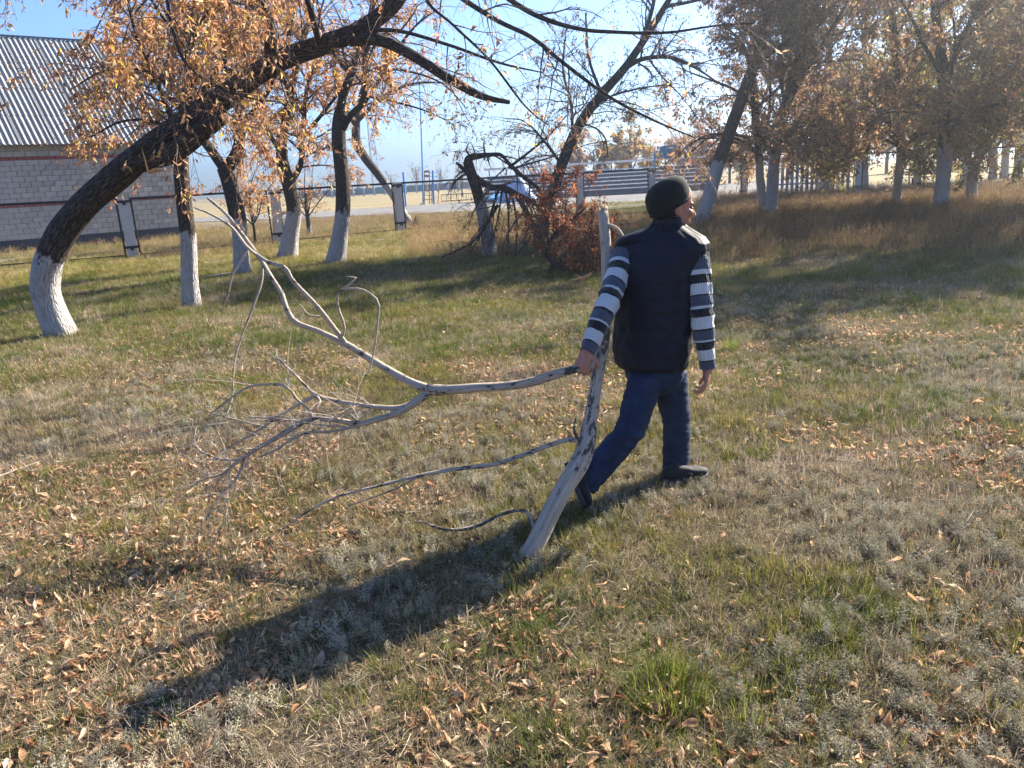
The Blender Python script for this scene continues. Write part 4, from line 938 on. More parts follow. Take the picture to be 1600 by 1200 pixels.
    tree('fallen_crown', 'heap of torn off branches with rusty red leaves left of the person', 'fallen branches', trn, lim, 203, None, None, 10, l2=(120, (.4, 1.2)), l3=(1000, (.2, .65)), nleaf=7000, size=.075, droop=.1, pal='red', flare=0, hang=.3, up=.1, wid=.45)
    p = on_ground(905, 437); fresh = bpy.data.materials['fresh_torn_wood']
    r = thing('torn_stub', 'small bright torn stub of wood lying at the foot of the red brush heap', 'wood stub', p)
    q = lambda x, y, Yy: at(x, y, Yy) - p
    MB().tube([q(924, 427, 12.7), q(915, 433, 12.7), q(908, 438, 12.65)], [.02, .03, .016], 7).build('core', fresh, r)
    for e in ((908, 449), (890, 438), (927, 424), (900, 431)): MB().tube([q(910, 435, 12.65), q(*e, 12.6)], [.025, .004], 5).build('splinter', fresh, r)
    # a weed stump right of the clear post
    p = on_ground(648, 356); r = thing('weed_clump', 'dark dry weed clump just right of the clear white post', 'weed'  , p)
    rg = np.random.default_rng(4); V, F, B = blades(60, .3, .6, .03, .7, .15, rg); link('dry_leaves', mesh_np('dry_leaves', V, F, plain('dark_dry_weed', (.10, .07, .04), .9)), r)
    MB().tube([np.array([0, 0, -.05]), np.array([.03, 0, .25]), np.array([.1, 0, .45])], [.05, .04, .015], 7).build('stem', MAT_TWIG, r)
middle_trees()

def right_trees():
    rng = np.random.default_rng(77); G = 'trees of the hazy right-hand grove'
    def rt(label, stem, w, Y, washf, seed, nl, pal='brown', limbs=None, nlim=9, LL=4.6, lean=(0, 0), size=.12, l2=130, l3=2000, L2=(1.0, 2.8), L3=(.45, 1.4), group=G, low=True, sides=14, forks=(.45, .62, .8, 1.0)):
        tr = px_stem([(x, y, Y) for x, y in stem], w); rg = np.random.default_rng(seed); P, R = tr
        wl = np.linalg.norm(np.diff(P, axis=0), axis=1)[:2].sum() * washf
        lm = limbs or []
        for f in forks:
            k = int(f * (len(P) - 1)); lm = lm + auto_limbs(rg, P[k], max(2, nlim // 3), LL * (1.1 - .45 * f), R[k] * .55, 1.1 - .5 * f, lean)
        if low:                                   # low outward limbs that bring the leaves down to head height
            k = max(2, int(.4 * (len(P) - 1)))
            for i in range(5):
                a = rg.uniform(0, 2 * pi); lm.append(vec_limb(P[k], [[cos(a) * 1.0, sin(a) * 1.0, .5], [cos(a) * 1.1, sin(a) * 1.1, .1], [cos(a) * .9, sin(a) * .9, -.5]], .06, .015))
        return tree('grove_tree', label, 'tree', tr, lm, seed, group, wl, sides, MAT_BARK_FAR, (l2, L2), (l3, L3), int(nl * 2.1), size, pal, .3, .1, .6, .2, .05, wid=.44)
    rt('dark leaning tree with a whitewashed foot right beside the person\'s face', [(1094, 358), (1110, 300), (1126, 245), (1146, 190), (1175, 110), (1196, 40), (1210, -40), (1220, -120)], [25, 24, 22, 21, 17, 14, 10, 6], 24.3, 1.0, 301, 11000, lean=(.5, .15), low=False, forks=(.6, .75, .9, 1.0), LL=3.0, L2=(.6, 1.7), L3=(.3, .9))
    rt('thinner left one of two whitewashed trunks standing close together right of the person', [(1194, 338), (1189, 290), (1186, 240), (1180, 170), (1176, 80), (1192, 20), (1205, -80)], [15, 14, 14, 13, 12, 9, 5], 27.0, .95, 302, 8000)
    rt('thicker right one of two whitewashed trunks standing close together right of the person', [(1204, 347), (1207, 290), (1212, 235), (1228, 165), (1250, 95), (1268, 40), (1282, -40), (1290, -120)], [21, 19, 19, 18, 15, 13, 9, 6], 25.2, 1.05, 303, 13000)
    rt('slim hazy whitewashed tree between the post and the thick trunks at the right', [(1399, 326), (1404, 275), (1408, 230), (1404, 150), (1398, 60), (1392, -40)], [15, 14, 13, 12, 9, 5], 27.5, 1.0, 304, 12000, 'olive')
    rt('thick hazy upright trunk left of the pale fence post at the far right', [(1468, 332), (1474, 270), (1478, 205), (1474, 120), (1462, 20), (1455, -90)], [25, 22, 21, 18, 13, 7], 23.8, .85, 305, 14000, 'brown')
    rt('tree leaning up to the right edge from beside the pale fence post', [(1517, 318), (1521, 268), (1536, 232), (1566, 180), (1602, 118), (1645, 50), (1680, -30)], [17, 17, 17, 15, 13, 10, 6], 26.5, 1.0, 306, 12000, 'olive', lean=(.2, 0))
    # a second row just past the fence
    rt('tree behind the paling fence, its crown filling the gap over the wire panel', [(1288, 300), (1290, 240), (1286, 170), (1296, 80), (1300, -10)], [18, 16, 14, 10, 6], 41.0, .6, 307, 9000, 'brown', size=.17, LL=6, sides=10)
    rt('far tree right of the paling fence with a pale trunk foot', [(1352, 298), (1350, 240), (1356, 160), (1350, 60), (1350, -20)], [13, 12, 11, 9, 5], 43.0, .8, 308, 9000, 'gold', size=.17, LL=6, sides=10)
    rt('far yellow leafed tree showing between the two thick hazy trunks', [(1432, 292), (1434, 230), (1430, 150), (1440, 60), (1440, -20)], [13, 12, 11, 9, 5], 44.0, .8, 309, 9000, 'gold', size=.17, LL=6, sides=10)
    rt('far whitewashed tree, first of three near the right edge', [(1551, 276), (1553, 235), (1550, 170), (1556, 80), (1560, 0)], [12, 11, 10, 8, 5], 46.0, 1.0, 310, 8000, 'olive', size=.18, LL=6, sides=10)
    rt('far whitewashed tree, middle of three near the right edge', [(1569, 275), (1572, 235), (1576, 170), (1580, 80), (1584, 0)], [12, 11, 10, 8, 5], 47.5, 1.0, 311, 8000, 'gold', size=.18, LL=6, sides=10)
    rt('far whitewashed tree, last of three at the right edge', [(1590, 274), (1592, 235), (1590, 170), (1600, 80), (1605, 0)], [13, 11, 10, 8, 5], 45.0, 1.0, 312, 8000, 'olive', size=.18, LL=6, sides=10)
    # the grove goes on past the right edge of the picture and shades the grass
    for i, (X, Yg, pal) in enumerate(((13.9, 17.2, 'brown'), (15.9, 20.6, 'brown'), (20.5, 24.5, 'brown'), (23.5, 18.5, 'olive'))):
        b = np.array([X, Yg, 0.0]); rg = np.random.default_rng(400 + i)
        tr = (np.array([b, b + [.1, 0, 1.2], b + [0, .2, 2.4], b + [.2, .2, 3.6], b + [.3, .2, 4.8], b + [.3, .3, 5.6 if i == 0 else 7.2]]), np.array([.24, .20, .18, .15, .11, .06]))
        lm = []
        for k in (2, 3, 4, 5): lm += auto_limbs(rg, tr[0][k], 3, 3.6, .07, .9)
        tree('grove_tree', ['short grove tree close past the right edge, shading the green grass', 'grove tree just past the right edge, low brown crown', 'grove tree past the right edge in the second row', 'olive leafed grove tree well past the right edge', 'grove tree close past the right edge, shading the green grass', 'olive grove tree past the right edge, nearest to the viewer'][i], 'tree', tr, lm, 320 + i, G, 1.3, 12, MAT_BARK_FAR, (110, (1, 2.8)), (1500, (.45, 1.4)), 20000, .125, pal)
right_trees()

def far_trees():
    spec = [(560, 301, 165, 34, 'grey', 'far bare grey tree group on the left horizon beside the upright tree', 900, 3.2), (612, 299, 172, 30, 'grey', 'far bare bush left of the clear white post on the horizon', 700, 3), (652, 297, 168, 40, 'grey', 'far rounded bare tree right above the clear white post', 1200, 4), (690, 296, 175, 36, 'grey', 'far bare tree right of the climbing frame on the horizon', 900, 3.5),
            (722, 300, 90, 40, 'grey', 'bare grey bush left of the snapped tree beyond the railing', 900, 2),
            (900, 290, 78, 70, 'brown', 'brown bushy tree behind the left end of the bleachers', 2600, 3), (945, 288, 80, 60, 'olive', 'olive bushy tree behind the bleachers left of the golden one', 2400, 3), (985, 284, 76, 92, 'gold', 'tall golden poplar-like tree behind the bleachers', 3800, 2.4),
            (1015, 282, 82, 58, 'olive', 'low olive tree behind the backboard pole', 2000, 3), (1062, 280, 80, 62, 'brown', 'russet tree behind the yellow panel', 2600, 3), (1098, 280, 78, 70, 'red', 'rust coloured tree behind the right end of the bleachers', 2600, 3), (1140, 280, 76, 66, 'orange', 'orange tree seen past the leaning trunk by the face', 2600, 3),
            (860, 292, 84, 46, 'grey', 'bare grey tree behind the bleachers left of the slanting trunk', 1400, 3), (1165, 278, 74, 60, 'olive', 'dark olive tree behind the tall white post', 2200, 3),
            (1235, 272, 80, 70, 'brown', 'far brown tree glimpsed over the left end of the paling fence', 2600, 3), (1320, 268, 84, 74, 'olive', 'far olive tree glimpsed over the right end of the paling fence', 2600, 3), (1385, 266, 78, 78, 'brown', 'far brown tree glimpsed left of the slim hazy trunk', 2600, 3),
            (1445, 262, 80, 76, 'olive', 'far olive tree glimpsed behind the pale bench', 2600, 3), (1500, 258, 76, 84, 'brown', 'far brown tree glimpsed behind the pale fence post at the far right', 2600, 3), (1545, 256, 82, 80, 'olive', 'far olive tree glimpsed between the three whitewashed trunks', 2600, 3), (1600, 252, 78, 84, 'brown', 'far brown tree glimpsed at the right edge', 2600, 3)]
    for i, (px, py, Y, hp, pal, lab, nl, wd) in enumerate(spec):
        p = at(px, py, Y); p[2] = 0; H = hp * Y / FPX + .8; rg = np.random.default_rng(500 + i)
        tr = (np.array([p, p + [0, 0, H * .25], p + [.1, 0, H * .5], p + [0, .1, H * .8]]), np.array([.16, .13, .10, .05]) * H / 6)
        lm = auto_limbs(rg, p + [0, 0, H * .2], 5, H * .6, .05 * H / 6, .35 * wd / 2.4) + auto_limbs(rg, p + [0, 0, H * .45], 4, H * .5, .04 * H / 6, .3 * wd / 2.4)
        tree('far_tree', lab, 'tree', tr, lm, 520 + i, 'trees beyond the sports ground', None, 6, MAT_BARK_FAR, (40, (H * .12, H * .35)), (260, (H * .06, H * .2)), nl if pal != 'grey' else nl // 3, .035 * H * (1 if pal != 'grey' else .6) + .08, pal, .05, .3, .2, .05, twig_sides=3, wid=.6)
far_trees()
# ------------------------------------------------------------------ the walking person
def norm(v): v = np.asarray(v, float); return v / np.linalg.norm(v)
def loft(C, S, A, B, segs=32, e=2.0, cap=True, fwd=None):
    """closed loft: centres C (k,3), side vectors S, half widths A (along S) and B (across), superellipse power e"""
    C = np.asarray(C, float); k = len(C); T = np.gradient(C, axis=0); T /= np.linalg.norm(T, axis=1, keepdims=True)
    S = np.broadcast_to(np.asarray(S, float), C.shape).copy()
    if fwd is None:
        S -= T * (S * T).sum(1, keepdims=True); S /= np.linalg.norm(S, axis=1, keepdims=True); N = np.cross(T, S)
    else: N = np.broadcast_to(np.asarray(fwd, float), C.shape)
    an = np.arange(segs) * 2 * pi / segs; c, s = np.cos(an), np.sin(an)
    ex = 2.0 / np.broadcast_to(np.asarray(e, float), (k,))[:, None]
    cx = np.sign(c) * np.abs(c) ** ex; sx = np.sign(s) * np.abs(s) ** ex
    V = C[:, None] + S[:, None] * (np.asarray(A)[:, None] * cx)[..., None] + N[:, None] * (np.asarray(B)[:, None] * sx)[..., None]
    V = V.reshape(-1, 3); i = np.arange(segs); r = np.arange(k - 1)[:, None] * segs
    F = np.stack([r + i, r + (i + 1) % segs, r + segs + (i + 1) % segs, r + segs + i], -1).reshape(-1, 4)
    al = np.concatenate([[0], np.cumsum(np.linalg.norm(np.diff(C, axis=0), axis=1))])
    at_ = np.repeat(al, segs); aa = np.tile(an, k)
    Fs = [F]
    if cap:
        n = len(V); V = np.vstack([V, C[:1], C[-1:]]); at_ = np.append(at_, [al[0], al[-1]]); aa = np.append(aa, [0, 0])
        Fs.append(np.concatenate([np.stack([np.full(segs, n), (i + 1) % segs, i], -1), np.stack([np.full(segs, n + 1), (k - 1) * segs + i, (k - 1) * segs + (i + 1) % segs], -1)]))
    return V, Fs, at_, aa
def ellipsoid(c, ax, rad, nu=20, nv=14):
    ax = np.asarray(ax); th = np.linspace(0, pi, nv)[1:-1]; ph = np.arange(nu) * 2 * pi / nu
    P = np.stack([np.sin(th)[:, None] * np.cos(ph), np.sin(th)[:, None] * np.sin(ph), np.broadcast_to(np.cos(th)[:, None], (nv - 2, nu))], -1).reshape(-1, 3)
    P = np.vstack([P, [[0, 0, 1], [0, 0, -1]]]); V = np.asarray(c) + (P * np.asarray(rad)) @ ax
    i = np.arange(nu); r = np.arange(nv - 3)[:, None] * nu; F = np.stack([r + i, r + nu + i, r + nu + (i + 1) % nu, r + (i + 1) % nu], -1).reshape(-1, 4)
    n = (nv - 2) * nu; T = np.concatenate([np.stack([np.full(nu, n), i, (i + 1) % nu], -1), np.stack([np.full(nu, n + 1), n - nu + (i + 1) % nu, n - nu + i], -1)])
    return V, [F, T]
def capsule(P, R, segs=14):
    """closed round-ended tube through joints"""
    P = np.asarray(P, float); R = np.asarray(R, float); n = max(8, 5 * len(P))
    t = np.linspace(0, 1, n); s = np.concatenate([[0], np.cumsum(np.linalg.norm(np.diff(P, axis=0), axis=1))]); s /= s[-1]
    Q = resample(P, n); r = np.interp(t, s, R)
    d0 = norm(Q[0] - Q[1]); d1 = norm(Q[-1] - Q[-2]); C = []; A = []
    for a in (1.5, 1.1, .6): C.append(Q[0] + d0 * r[0] * math.sin(a)); A.append(r[0] * math.cos(a))
    C += list(Q); A += list(r)
    for a in (.6, 1.1, 1.5): C.append(Q[-1] + d1 * r[-1] * math.sin(a)); A.append(r[-1] * math.cos(a))
    m = norm(Q[-1] - Q[0]); sd = np.eye(3)[np.abs(m).argmin()]
    V, F, _, _ = loft(C, sd, A, A, segs); return V, F
def remesh(mb, voxel, smooth=4, fac=.5):
    V, F = mb.arrays(); me = mesh_np('tmp', V, F); ob = bpy.data.objects.new('tmp', me); COL.objects.link(ob)
    m = ob.modifiers.new('r', 'REMESH'); m.mode = 'VOXEL'; m.voxel_size = voxel
    if smooth: q = ob.modifiers.new('s', 'SMOOTH'); q.iterations = smooth; q.factor = fac
    dg = bpy.context.evaluated_depsgraph_get(); out = bpy.data.meshes.new_from_object(ob.evaluated_get(dg))
    n = len(out.vertices); co = np.empty(n * 3, np.float32); out.vertices.foreach_get('co', co); co = co.reshape(-1, 3)
    nl = len(out.loops); li = np.empty(nl, np.int32); out.loops.foreach_get('vertex_index', li); pt = np.empty(len(out.polygons), np.int32); out.polygons.foreach_get('loop_total', pt)
    Fq = li.reshape(-1, 4) if (pt == 4).all() else None
    bpy.data.objects.remove(ob); bpy.data.meshes.remove(me); bpy.data.meshes.remove(out)
    return co.astype(float), Fq

def cloth_mat(name, c, rough=.8, scale=300, sheen=.0, bump=.2, var=.2):
    t = NT(name); p = t.obj(); v = t.noise(p, 14, 4, .6); f = t.noise(p, scale, 2)
    col = t.mix(tuple(x * (1 - var) for x in c), tuple(min(1, x * (1 + var)) for x in c), v); t.bump(f, bump, .002)
    m = t.fin(col, rough); t.b.inputs['Sheen Weight'].default_value = sheen; return m

HEAD_F = norm([.965, .20, -.10]); HEAD_U = norm(np.array([.06, .04, 1.0]) - HEAD_F * (np.array([.06, .04, 1.0]) @ HEAD_F)); HEAD_S = np.cross(HEAD_F, HEAD_U)   # forward, up, right side
def person():
    base = ground_xy(985, 768); base[2] = 0
    root = thing('person', 'person walking away in black knit hat, padded vest and striped sweater, dragging dead branches', 'person', base)
    G0 = gz
    Rt = norm([.80, -.60, 0]); Fd = norm([.60, .80, 0]); UP = np.array([0, 0, 1.0])
    # joints from where the photograph shows them
    hipc = at(1022, 584, 4.06); neck = at(1045, 352, 4.12)
    shL, elL, wrL = at(979, 392, 4.20), at(949, 474, 3.93), at(918, 547, 3.80)
    shR, elR, wrR = at(1087, 396, 4.0), at(1096, 484, 3.93), at(1106, 572, 3.90)
    hipR, knR, anR = at(1010, 590, 4.02), at(984, 672, 3.93), at(918, 752, 3.86)
    hipL, knL, anL = at(1047, 592, 4.12), at(1057, 660, 4.15), at(1056, 733, 4.14)
    head = at(1053, 324, 4.11)
    # ---- skin: one continuous body
    b = MB()
    b.add(*capsule([hipc + UP * .06, hipc * .5 + neck * .5, neck - UP * .12], [.095, .10, .10]))
    b.add(*capsule([neck - UP * .10, neck + UP * .02, head - UP * .03], [.062, .056, .055]))
    for s, e, w, sg in ((shL, elL, wrL, -1), (shR, elR, wrR, 1)):
        b.add(*capsule([neck - UP * .12, s], [.07, .055])); b.add(*capsule([s, e], [.05, .038])); b.add(*capsule([e, (e + w) / 2, w], [.038, .038, .027]))
    for h, k, a in ((hipR, knR, anR), (hipL, knL, anL)):
        b.add(*capsule([hipc, h], [.085, .07])); b.add(*capsule([h, k], [.075, .05])); b.add(*capsule([k, k * .6 + a * .4, a], [.05, .052, .036]))
    H = np.array([HEAD_F, HEAD_S, HEAD_U]); hp = lambda f, s, u: head + HEAD_F * f + HEAD_S * s + HEAD_U * u
    b.add(*ellipsoid(hp(-.004, 0, .045), H, (.098, .077, .10)))
    b.add(*ellipsoid(hp(.030, 0, -.035), H, (.066, .060, .090)))
    b.add(*ellipsoid(hp(.058, 0, -.098), H, (.030, .030, .028)))                # chin
    b.add(*ellipsoid(hp(.020, 0, -.082), H, (.060, .054, .040)))                # jaw
    b.add(*ellipsoid(hp(.078, 0, .020), H, (.020, .052, .016)))                 # brow
    for s in (-1, 1): b.add(*ellipsoid(hp(.068, s * .040, -.026), H, (.026, .022, .022)))   # cheek bones
    b.add(*capsule([hp(.092, 0, .006), hp(.108, 0, -.020), hp(.116, 0, -.036)], [.009, .011, .0135])); 
    for s in (-1, 1): b.add(*ellipsoid(hp(.104, s * .011, -.042), H, (.010, .009, .008)))
    b.add(*ellipsoid(hp(.090, 0, -.064), H, (.014, .024, .007))); b.add(*ellipsoid(hp(.088, 0, -.077), H, (.013, .021, .008)))
    for s in (-1, 1):
        b.add(*ellipsoid(hp(-.008, s * .075, -.012), H, (.020, .009, .032))); b.add(*ellipsoid(hp(.004, s * .072, -.022), H, (.012, .008, .018)))
    # hands
    def hand(w, d, n, sg, curls, thumb, splay=.06, k=1.0):
        """w wrist, d wrist->knuckles, n palm normal (side the fingers close to)"""
        d = norm(d); n = norm(n - d * (n @ d)); l = np.cross(d, n) * sg        # l points to the thumb side
        A = np.array([d, l, n])
        b.add(*ellipsoid(w + d * .048 * k, A, (.054 * k, .040 * k, .017 * k))); b.add(*ellipsoid(w + d * .070 * k, A, (.030 * k, .041 * k, .014 * k))); b.add(*ellipsoid(w + d * .040 * k + l * .024 * k + n * .008, A, (.034 * k, .018 * k, .017 * k)))
        b.add(*capsule([w - d * .03, w + d * .03], [.027, .026]))
        for i, (off, ln) in enumerate(((.031, .92), (.0105, 1.0), (-.0105, .94), (-.030, .76))):
            p = w + d * (.090 - .006 * abs(i - 1.2)) * k + l * off * k; dd = norm(d + l * (off * splay * 30)); P = [p - dd * .02, p]; c = 0
            for q, (cu, L) in enumerate(zip(curls[i], (.044, .028, .021))):
                c += cu; v = dd * cos(c) + n * sin(c); p = p + v * L * ln * k; P.append(p)
            b.add(*capsule(P, np.array([.0095, .0098, .0088, .0080, .0068]) * k, 10))
        p = w + d * .022 * k + l * .030 * k; P = [p - l * .012]
        for a, c2, L in thumb:
            v = norm(d * cos(a) + l * sin(a)); v = norm(v * cos(c2) + n * sin(c2)); p = p + v * L * k; P.append(p)
        b.add(*capsule(P, np.array([.013, .0115, .0105, .0085][:len(P)]) * k, 10))
    # left hand: fist closed round the branch, right hand: loosely hanging, fingers curled towards the body
    br_dir = norm(at(830, 595, 3.82) - at(905, 570, 3.74))
    dL = norm(at(906, 580, 3.755) - wrL); nL = np.cross(br_dir, dL); nL = nL if nL[1] > 0 else -nL
    gripL = wrL + dL * .082 + norm(nL) * .026
    hand(wrL, dL, nL, 1 if np.cross(dL, norm(nL)) @ br_dir < 0 else -1, [(.75, 1.45, .95)] * 4, [(.95, .35, .035), (.35, .9, .032), (.0, 1.5, .024)])
    dR = norm(at(1104, 600, 3.885) - wrR); nR = norm([-.9, .25, 0])
    hand(wrR, dR, nR, 1, [(.30, .55, .4), (.38, .6, .4), (.45, .65, .45), (.55, .7, .5)], [(.55, .25, .036), (.35, .45, .032), (.25, .55, .024)])
    V, F = remesh(b, .0042, 5, .45)
    t = NT('skin'); p = t.obj(); v = t.noise(p, 30, 4, .6); c = t.mix((.33, .135, .090), (.46, .22, .15), v); t.bump(t.noise(p, 220, 3), .25, .002)
    skin = t.fin(c, .5); t.b.inputs['Subsurface Weight'].default_value = .12; t.b.inputs['Subsurface Radius'].default_value = (.01, .004, .002)
    link('body', mesh_np('body', V - base, F, skin, True), root)
    eye = plain('eye_dark', (.03, .02, .016), .3); brow = plain('brow_hair', (.018, .014, .012), .8)
    for s in (-1, 1):
        V, F = ellipsoid(hp(.083, s * .031, .001), H, (.010, .013, .006)); link('eye', mesh_np('eye', V - base, F, eye, True), root)
        V, F = capsule([hp(.093, s * .014, .021), hp(.093, s * .032, .026), hp(.082, s * .050, .020)], [.004, .005, .003], 8); link('eyebrow', mesh_np('eyebrow', V - base, F, brow, True), root)
    # hair at the nape and temples
    hb = MB()
    hb.add(*ellipsoid(hp(-.026, 0, -.010), H, (.074, .0775, .046))); hb.add(*ellipsoid(hp(-.055, 0, -.042), H, (.034, .050, .036)))
    V, F = remesh(hb, .006, 2); V += (np.random.default_rng(3).normal(0, .0012, V.shape)); link('hair', mesh_np('hair', V - base, F, plain('short_hair', (.016, .013, .012), .75, .3, 60), True), root)
    # ---- knit hat: rolled brim high on the forehead, low on the nape, slack towards the back
    k = 26; u = np.linspace(0, 1, k); bo = hp(-.018, 0, .000); bt = hp(-.045, 0, .150)
    ax0 = norm(HEAD_U * .86 + HEAD_F * -.50)                                       # normal of the brim plane
    fw0 = norm(HEAD_F - ax0 * (HEAD_F @ ax0))
    C = np.array([bo + (HEAD_U * .80 - HEAD_F * .62) * 0 + ax0 * (.150 * s) + fw0 * (.018 * s ** 1.2) for s in u])
    prof = np.where(u < .45, .93 + .07 * u / .45 + .05 * np.sin(u / .45 * pi), np.sqrt(np.clip(1 - ((u - .45) / .55) ** 2.3, 0, 1))); prof[-1] = .03
    A = .091 * prof; Bf = .122 * prof
    V, F, al, an = loft(C, HEAD_S, A, Bf, 72, 2.0, True, fw0)
    dirv = V - np.vstack([np.repeat(C, 72, 0), C[:1], C[-1:]]); nn = np.linalg.norm(dirv, axis=1, keepdims=True) + 1e-6
    V = V + dirv / nn * (.0011 * np.sin(an * 36) * np.clip(nn[:, 0] / .05, 0, 1) + .004 * (fbm(an * 1.5, al * 22, .8, 4) - .5))[:, None]
    hatm = cloth_mat('black_knit', (.007, .009, .010), .9, 260, .06, .6)
    hat = link('knit_hat', mesh_np('knit_hat', V - base, F, hatm, True), root)
    rc, rs = [], []
    n = 60; an = np.linspace(0, 2 * pi, n + 1); ring = np.array([bo + HEAD_S * .086 * cos(a) + fw0 * .1145 * sin(a) for a in an])
    for dz in (.006, .022, .038):
        V2, F2, _ = tubes((ring + ax0 * dz)[None], np.full((1, n + 1), .0085), 8); link('brim', mesh_np('brim', V2 - base, F2, hatm, True), hat) if dz == .006 else None
    # ---- padded vest
    lv = [(574, 972, 1064, .0), (566, 965, 1069, .0), (545, 963, 1073, .0), (515, 963, 1075, .0), (480, 964, 1077, .0), (450, 964, 1079, 0), (425, 964, 1083, 0), (405, 966, 1091, 0), (392, 969, 1097, 0), (381, 975, 1098, 0), (371, 986, 1092, 0), (362, 1001, 1081, 0), (355, 1014, 1072, 0), (349, 1019, 1068, 0), (338, 1022, 1068, 0)]
    cen, aa, bb = [], [], []
    for i, (py, x0, x1, _) in enumerate(lv):
        Yc = 4.05 + .07 * (574 - py) / 236; c = at((x0 + x1) / 2, py, Yc); z = (c - EYE) @ _f; hw = (x1 - x0) / 2 * z / FPX
        cen.append(c)
        ratio = np.interp(py, [338, 355, 371, 392, 425, 500, 574], [.95, .80, .52, .50, .60, .62, .66])
        a = hw / math.sqrt(.80 ** 2 * 1 + (.60 * ratio) ** 2); aa.append(a); bb.append(a * ratio)
    k = 150; cen = resample(np.array(cen), k)[:, :]; t0 = np.linspace(0, 1, k)
    arr = np.linspace(0, 1, len(lv)); zc = np.array([at((x0 + x1) / 2, py, 4.08)[2] for py, x0, x1, _ in lv]); zz = cen[:, 2]
    A = np.interp(zz, zc, aa); B = np.interp(zz, zc, bb)
    seam = np.abs(np.sin((zz - zc[0]) / .078 * pi)) ** .55; puff = np.where(zz < zc[10], .974 + .026 * seam, 1.0)
    sh = np.clip((zz - zc[8]) / (zc[11] - zc[8]), 0, 1)
    V, F, al, an = loft(cen, Rt, A * (.97 + .03 * puff), B * puff, 96, np.interp(zz, [zc[0], zc[6], zc[9], zc[-1]], [2.3, 2.5, 2.5, 2.0]), True, Fd)
    ctr = np.vstack([np.repeat(cen, 96, 0), cen[:1], cen[-1:]]); dv = V - ctr; dn = np.linalg.norm(dv, axis=1, keepdims=True) + 1e-6
    wr = (fbm(an * 2.2 + 5, V[:, 2] * 5 + an, .6, 12, 3) - .5) * .026 + (fbm(an * 5, V[:, 2] * 30, .9, 15, 2) - .5) * .008
    wr = wr * np.clip(dn[:, 0] / .1, 0, 1); V = V + dv / dn * wr[:, None]
    # the shoulders slope away from the neck and the collar stands
    vest_m = cloth_mat('navy_nylon', (.002, .0042, .015), .58, 500, .0, .12, .25); vest_m.node_tree.nodes['Principled BSDF'].inputs['Specular IOR Level'].default_value = .22
    vest = link('padded_vest', mesh_np('padded_vest', V - base, F, vest_m, True), root)
    # shoulder yokes: the nylon stands proud over each sleeve head
    for s, e in ((shL, -1), (shR, 1)):
        m = MB(); p0 = neck + Rt * .055 * e - UP * .045; p1 = s + UP * .052 - Rt * e * .010; p2 = s + Rt * e * .028 + UP * .028
        C = resample(np.array([p0, (p0 + p1) / 2 + UP * .004, p1, p2]), 16); V, F, al, an = loft(C, Fd, np.interp(np.linspace(0, 1, 16), [0, .5, .9, 1], [.075, .088, .085, .07]), np.interp(np.linspace(0, 1, 16), [0, .5, .92, 1], [.030, .040, .036, .012]), 32)
        V = V + ((fbm(an * 2, al * 20, .8, 31) - .5) * .012)[:, None] * UP
        link('shoulder_yoke', mesh_np('shoulder_yoke', V - base, F, vest_m, True), vest)
    C = resample(np.array([neck - UP * .03, neck + UP * .012, neck + UP * .040 - Fd * .004]), 10); V, F, al, an = loft(C, Rt, np.linspace(.088, .080, 10), np.linspace(.082, .078, 10), 40, 2, False, Fd)
    V2 = V + (np.repeat(C, 40, 0) - V) * .10
    col = mesh_np('collar', np.vstack([V, V2]) - base, np.vstack([F[0], F[0][:, ::-1] + len(V), np.stack([360 + np.arange(40), 360 + (np.arange(40) + 1) % 40, 760 + (np.arange(40) + 1) % 40, 760 + np.arange(40)], -1)]), vest_m, True); link('collar', col, vest)
    # ---- striped ribbed sleeves
    t = NT('striped_knit'); s = t.attr('along').outputs['Fac']; a = t.attr('around').outputs['Fac']
    W, K, Bl = (.58, .59, .61), (.008, .008, .012), (.062, .075, .115)
    seq = [(0, Bl), (.062, K), (.072, W), (.160, K), (.225, W), (.242, Bl), (.320, K), (.333, W), (.428, K), (.492, W), (.508, Bl), (.580, K), (.592, W), (.680, K), (.752, W), (.800, Bl), (.9, K)]
    r1 = t.ramp(s, [(p, c) for p, c in seq], 'CONSTANT')
    rib = t.math('SINE', t.math('MULTIPLY', a, 30.0)); r2 = t.mix(r1, (.03, .035, .05), t.math('MULTIPLY', t.val(rib, [(.0, 1), (.35, 0)]), .22))
    t.bump(rib, .55, .004); knit = t.fin(r2, .9); t.b.inputs['Sheen Weight'].default_value = .2
    for sname, (s_, e_, w_), sd in (('L', (shL, elL, wrL), 5), ('R', (shR, elR, wrR), 6)):
        C = resample(np.array([s_ + UP * .035 - (e_ - s_) * .02, s_ * .75 + e_ * .25, e_ * .52 + s_ * .48, e_, e_ * .5 + w_ * .5, w_ + (w_ - e_) * .04]), 150); q = np.linspace(0, 1, 150)
        R = np.interp(q, [0, .12, .3, .52, .62, .8, .95, 1], [.058, .070, .064, .058, .060, .050, .043, .040])
        V, F, al, an = loft(C, Rt, R, R * 1.04, 60)
        m = np.append(np.repeat(q, 60), [0, 1]); fold = (fbm(an * 1.4 + sd, m * 14 + an * .8, .9, sd, 2) - .5) * .014 + .004 * np.sin(m * 58 + an) * np.exp(-((m - .55) / .12) ** 2)
        c2 = np.vstack([np.repeat(C, 60, 0), C[:1], C[-1:]]); dv = V - c2; dn = np.linalg.norm(dv, axis=1, keepdims=True) + 1e-6; V = V + dv / dn * (fold * (dn[:, 0] > .01))[:, None]
        link('sweater_sleeve', mesh_np('sweater_sleeve', V - base, F, knit, True, {'along': ('FLOAT', 1 - m), 'around': ('FLOAT', an)}), root)
    # ---- jeans
    j = MB()
    j.add(*ellipsoid(hipc + UP * .03, [Rt, Fd, UP], (.172, .128, .15)))
    sole = lambda a: a
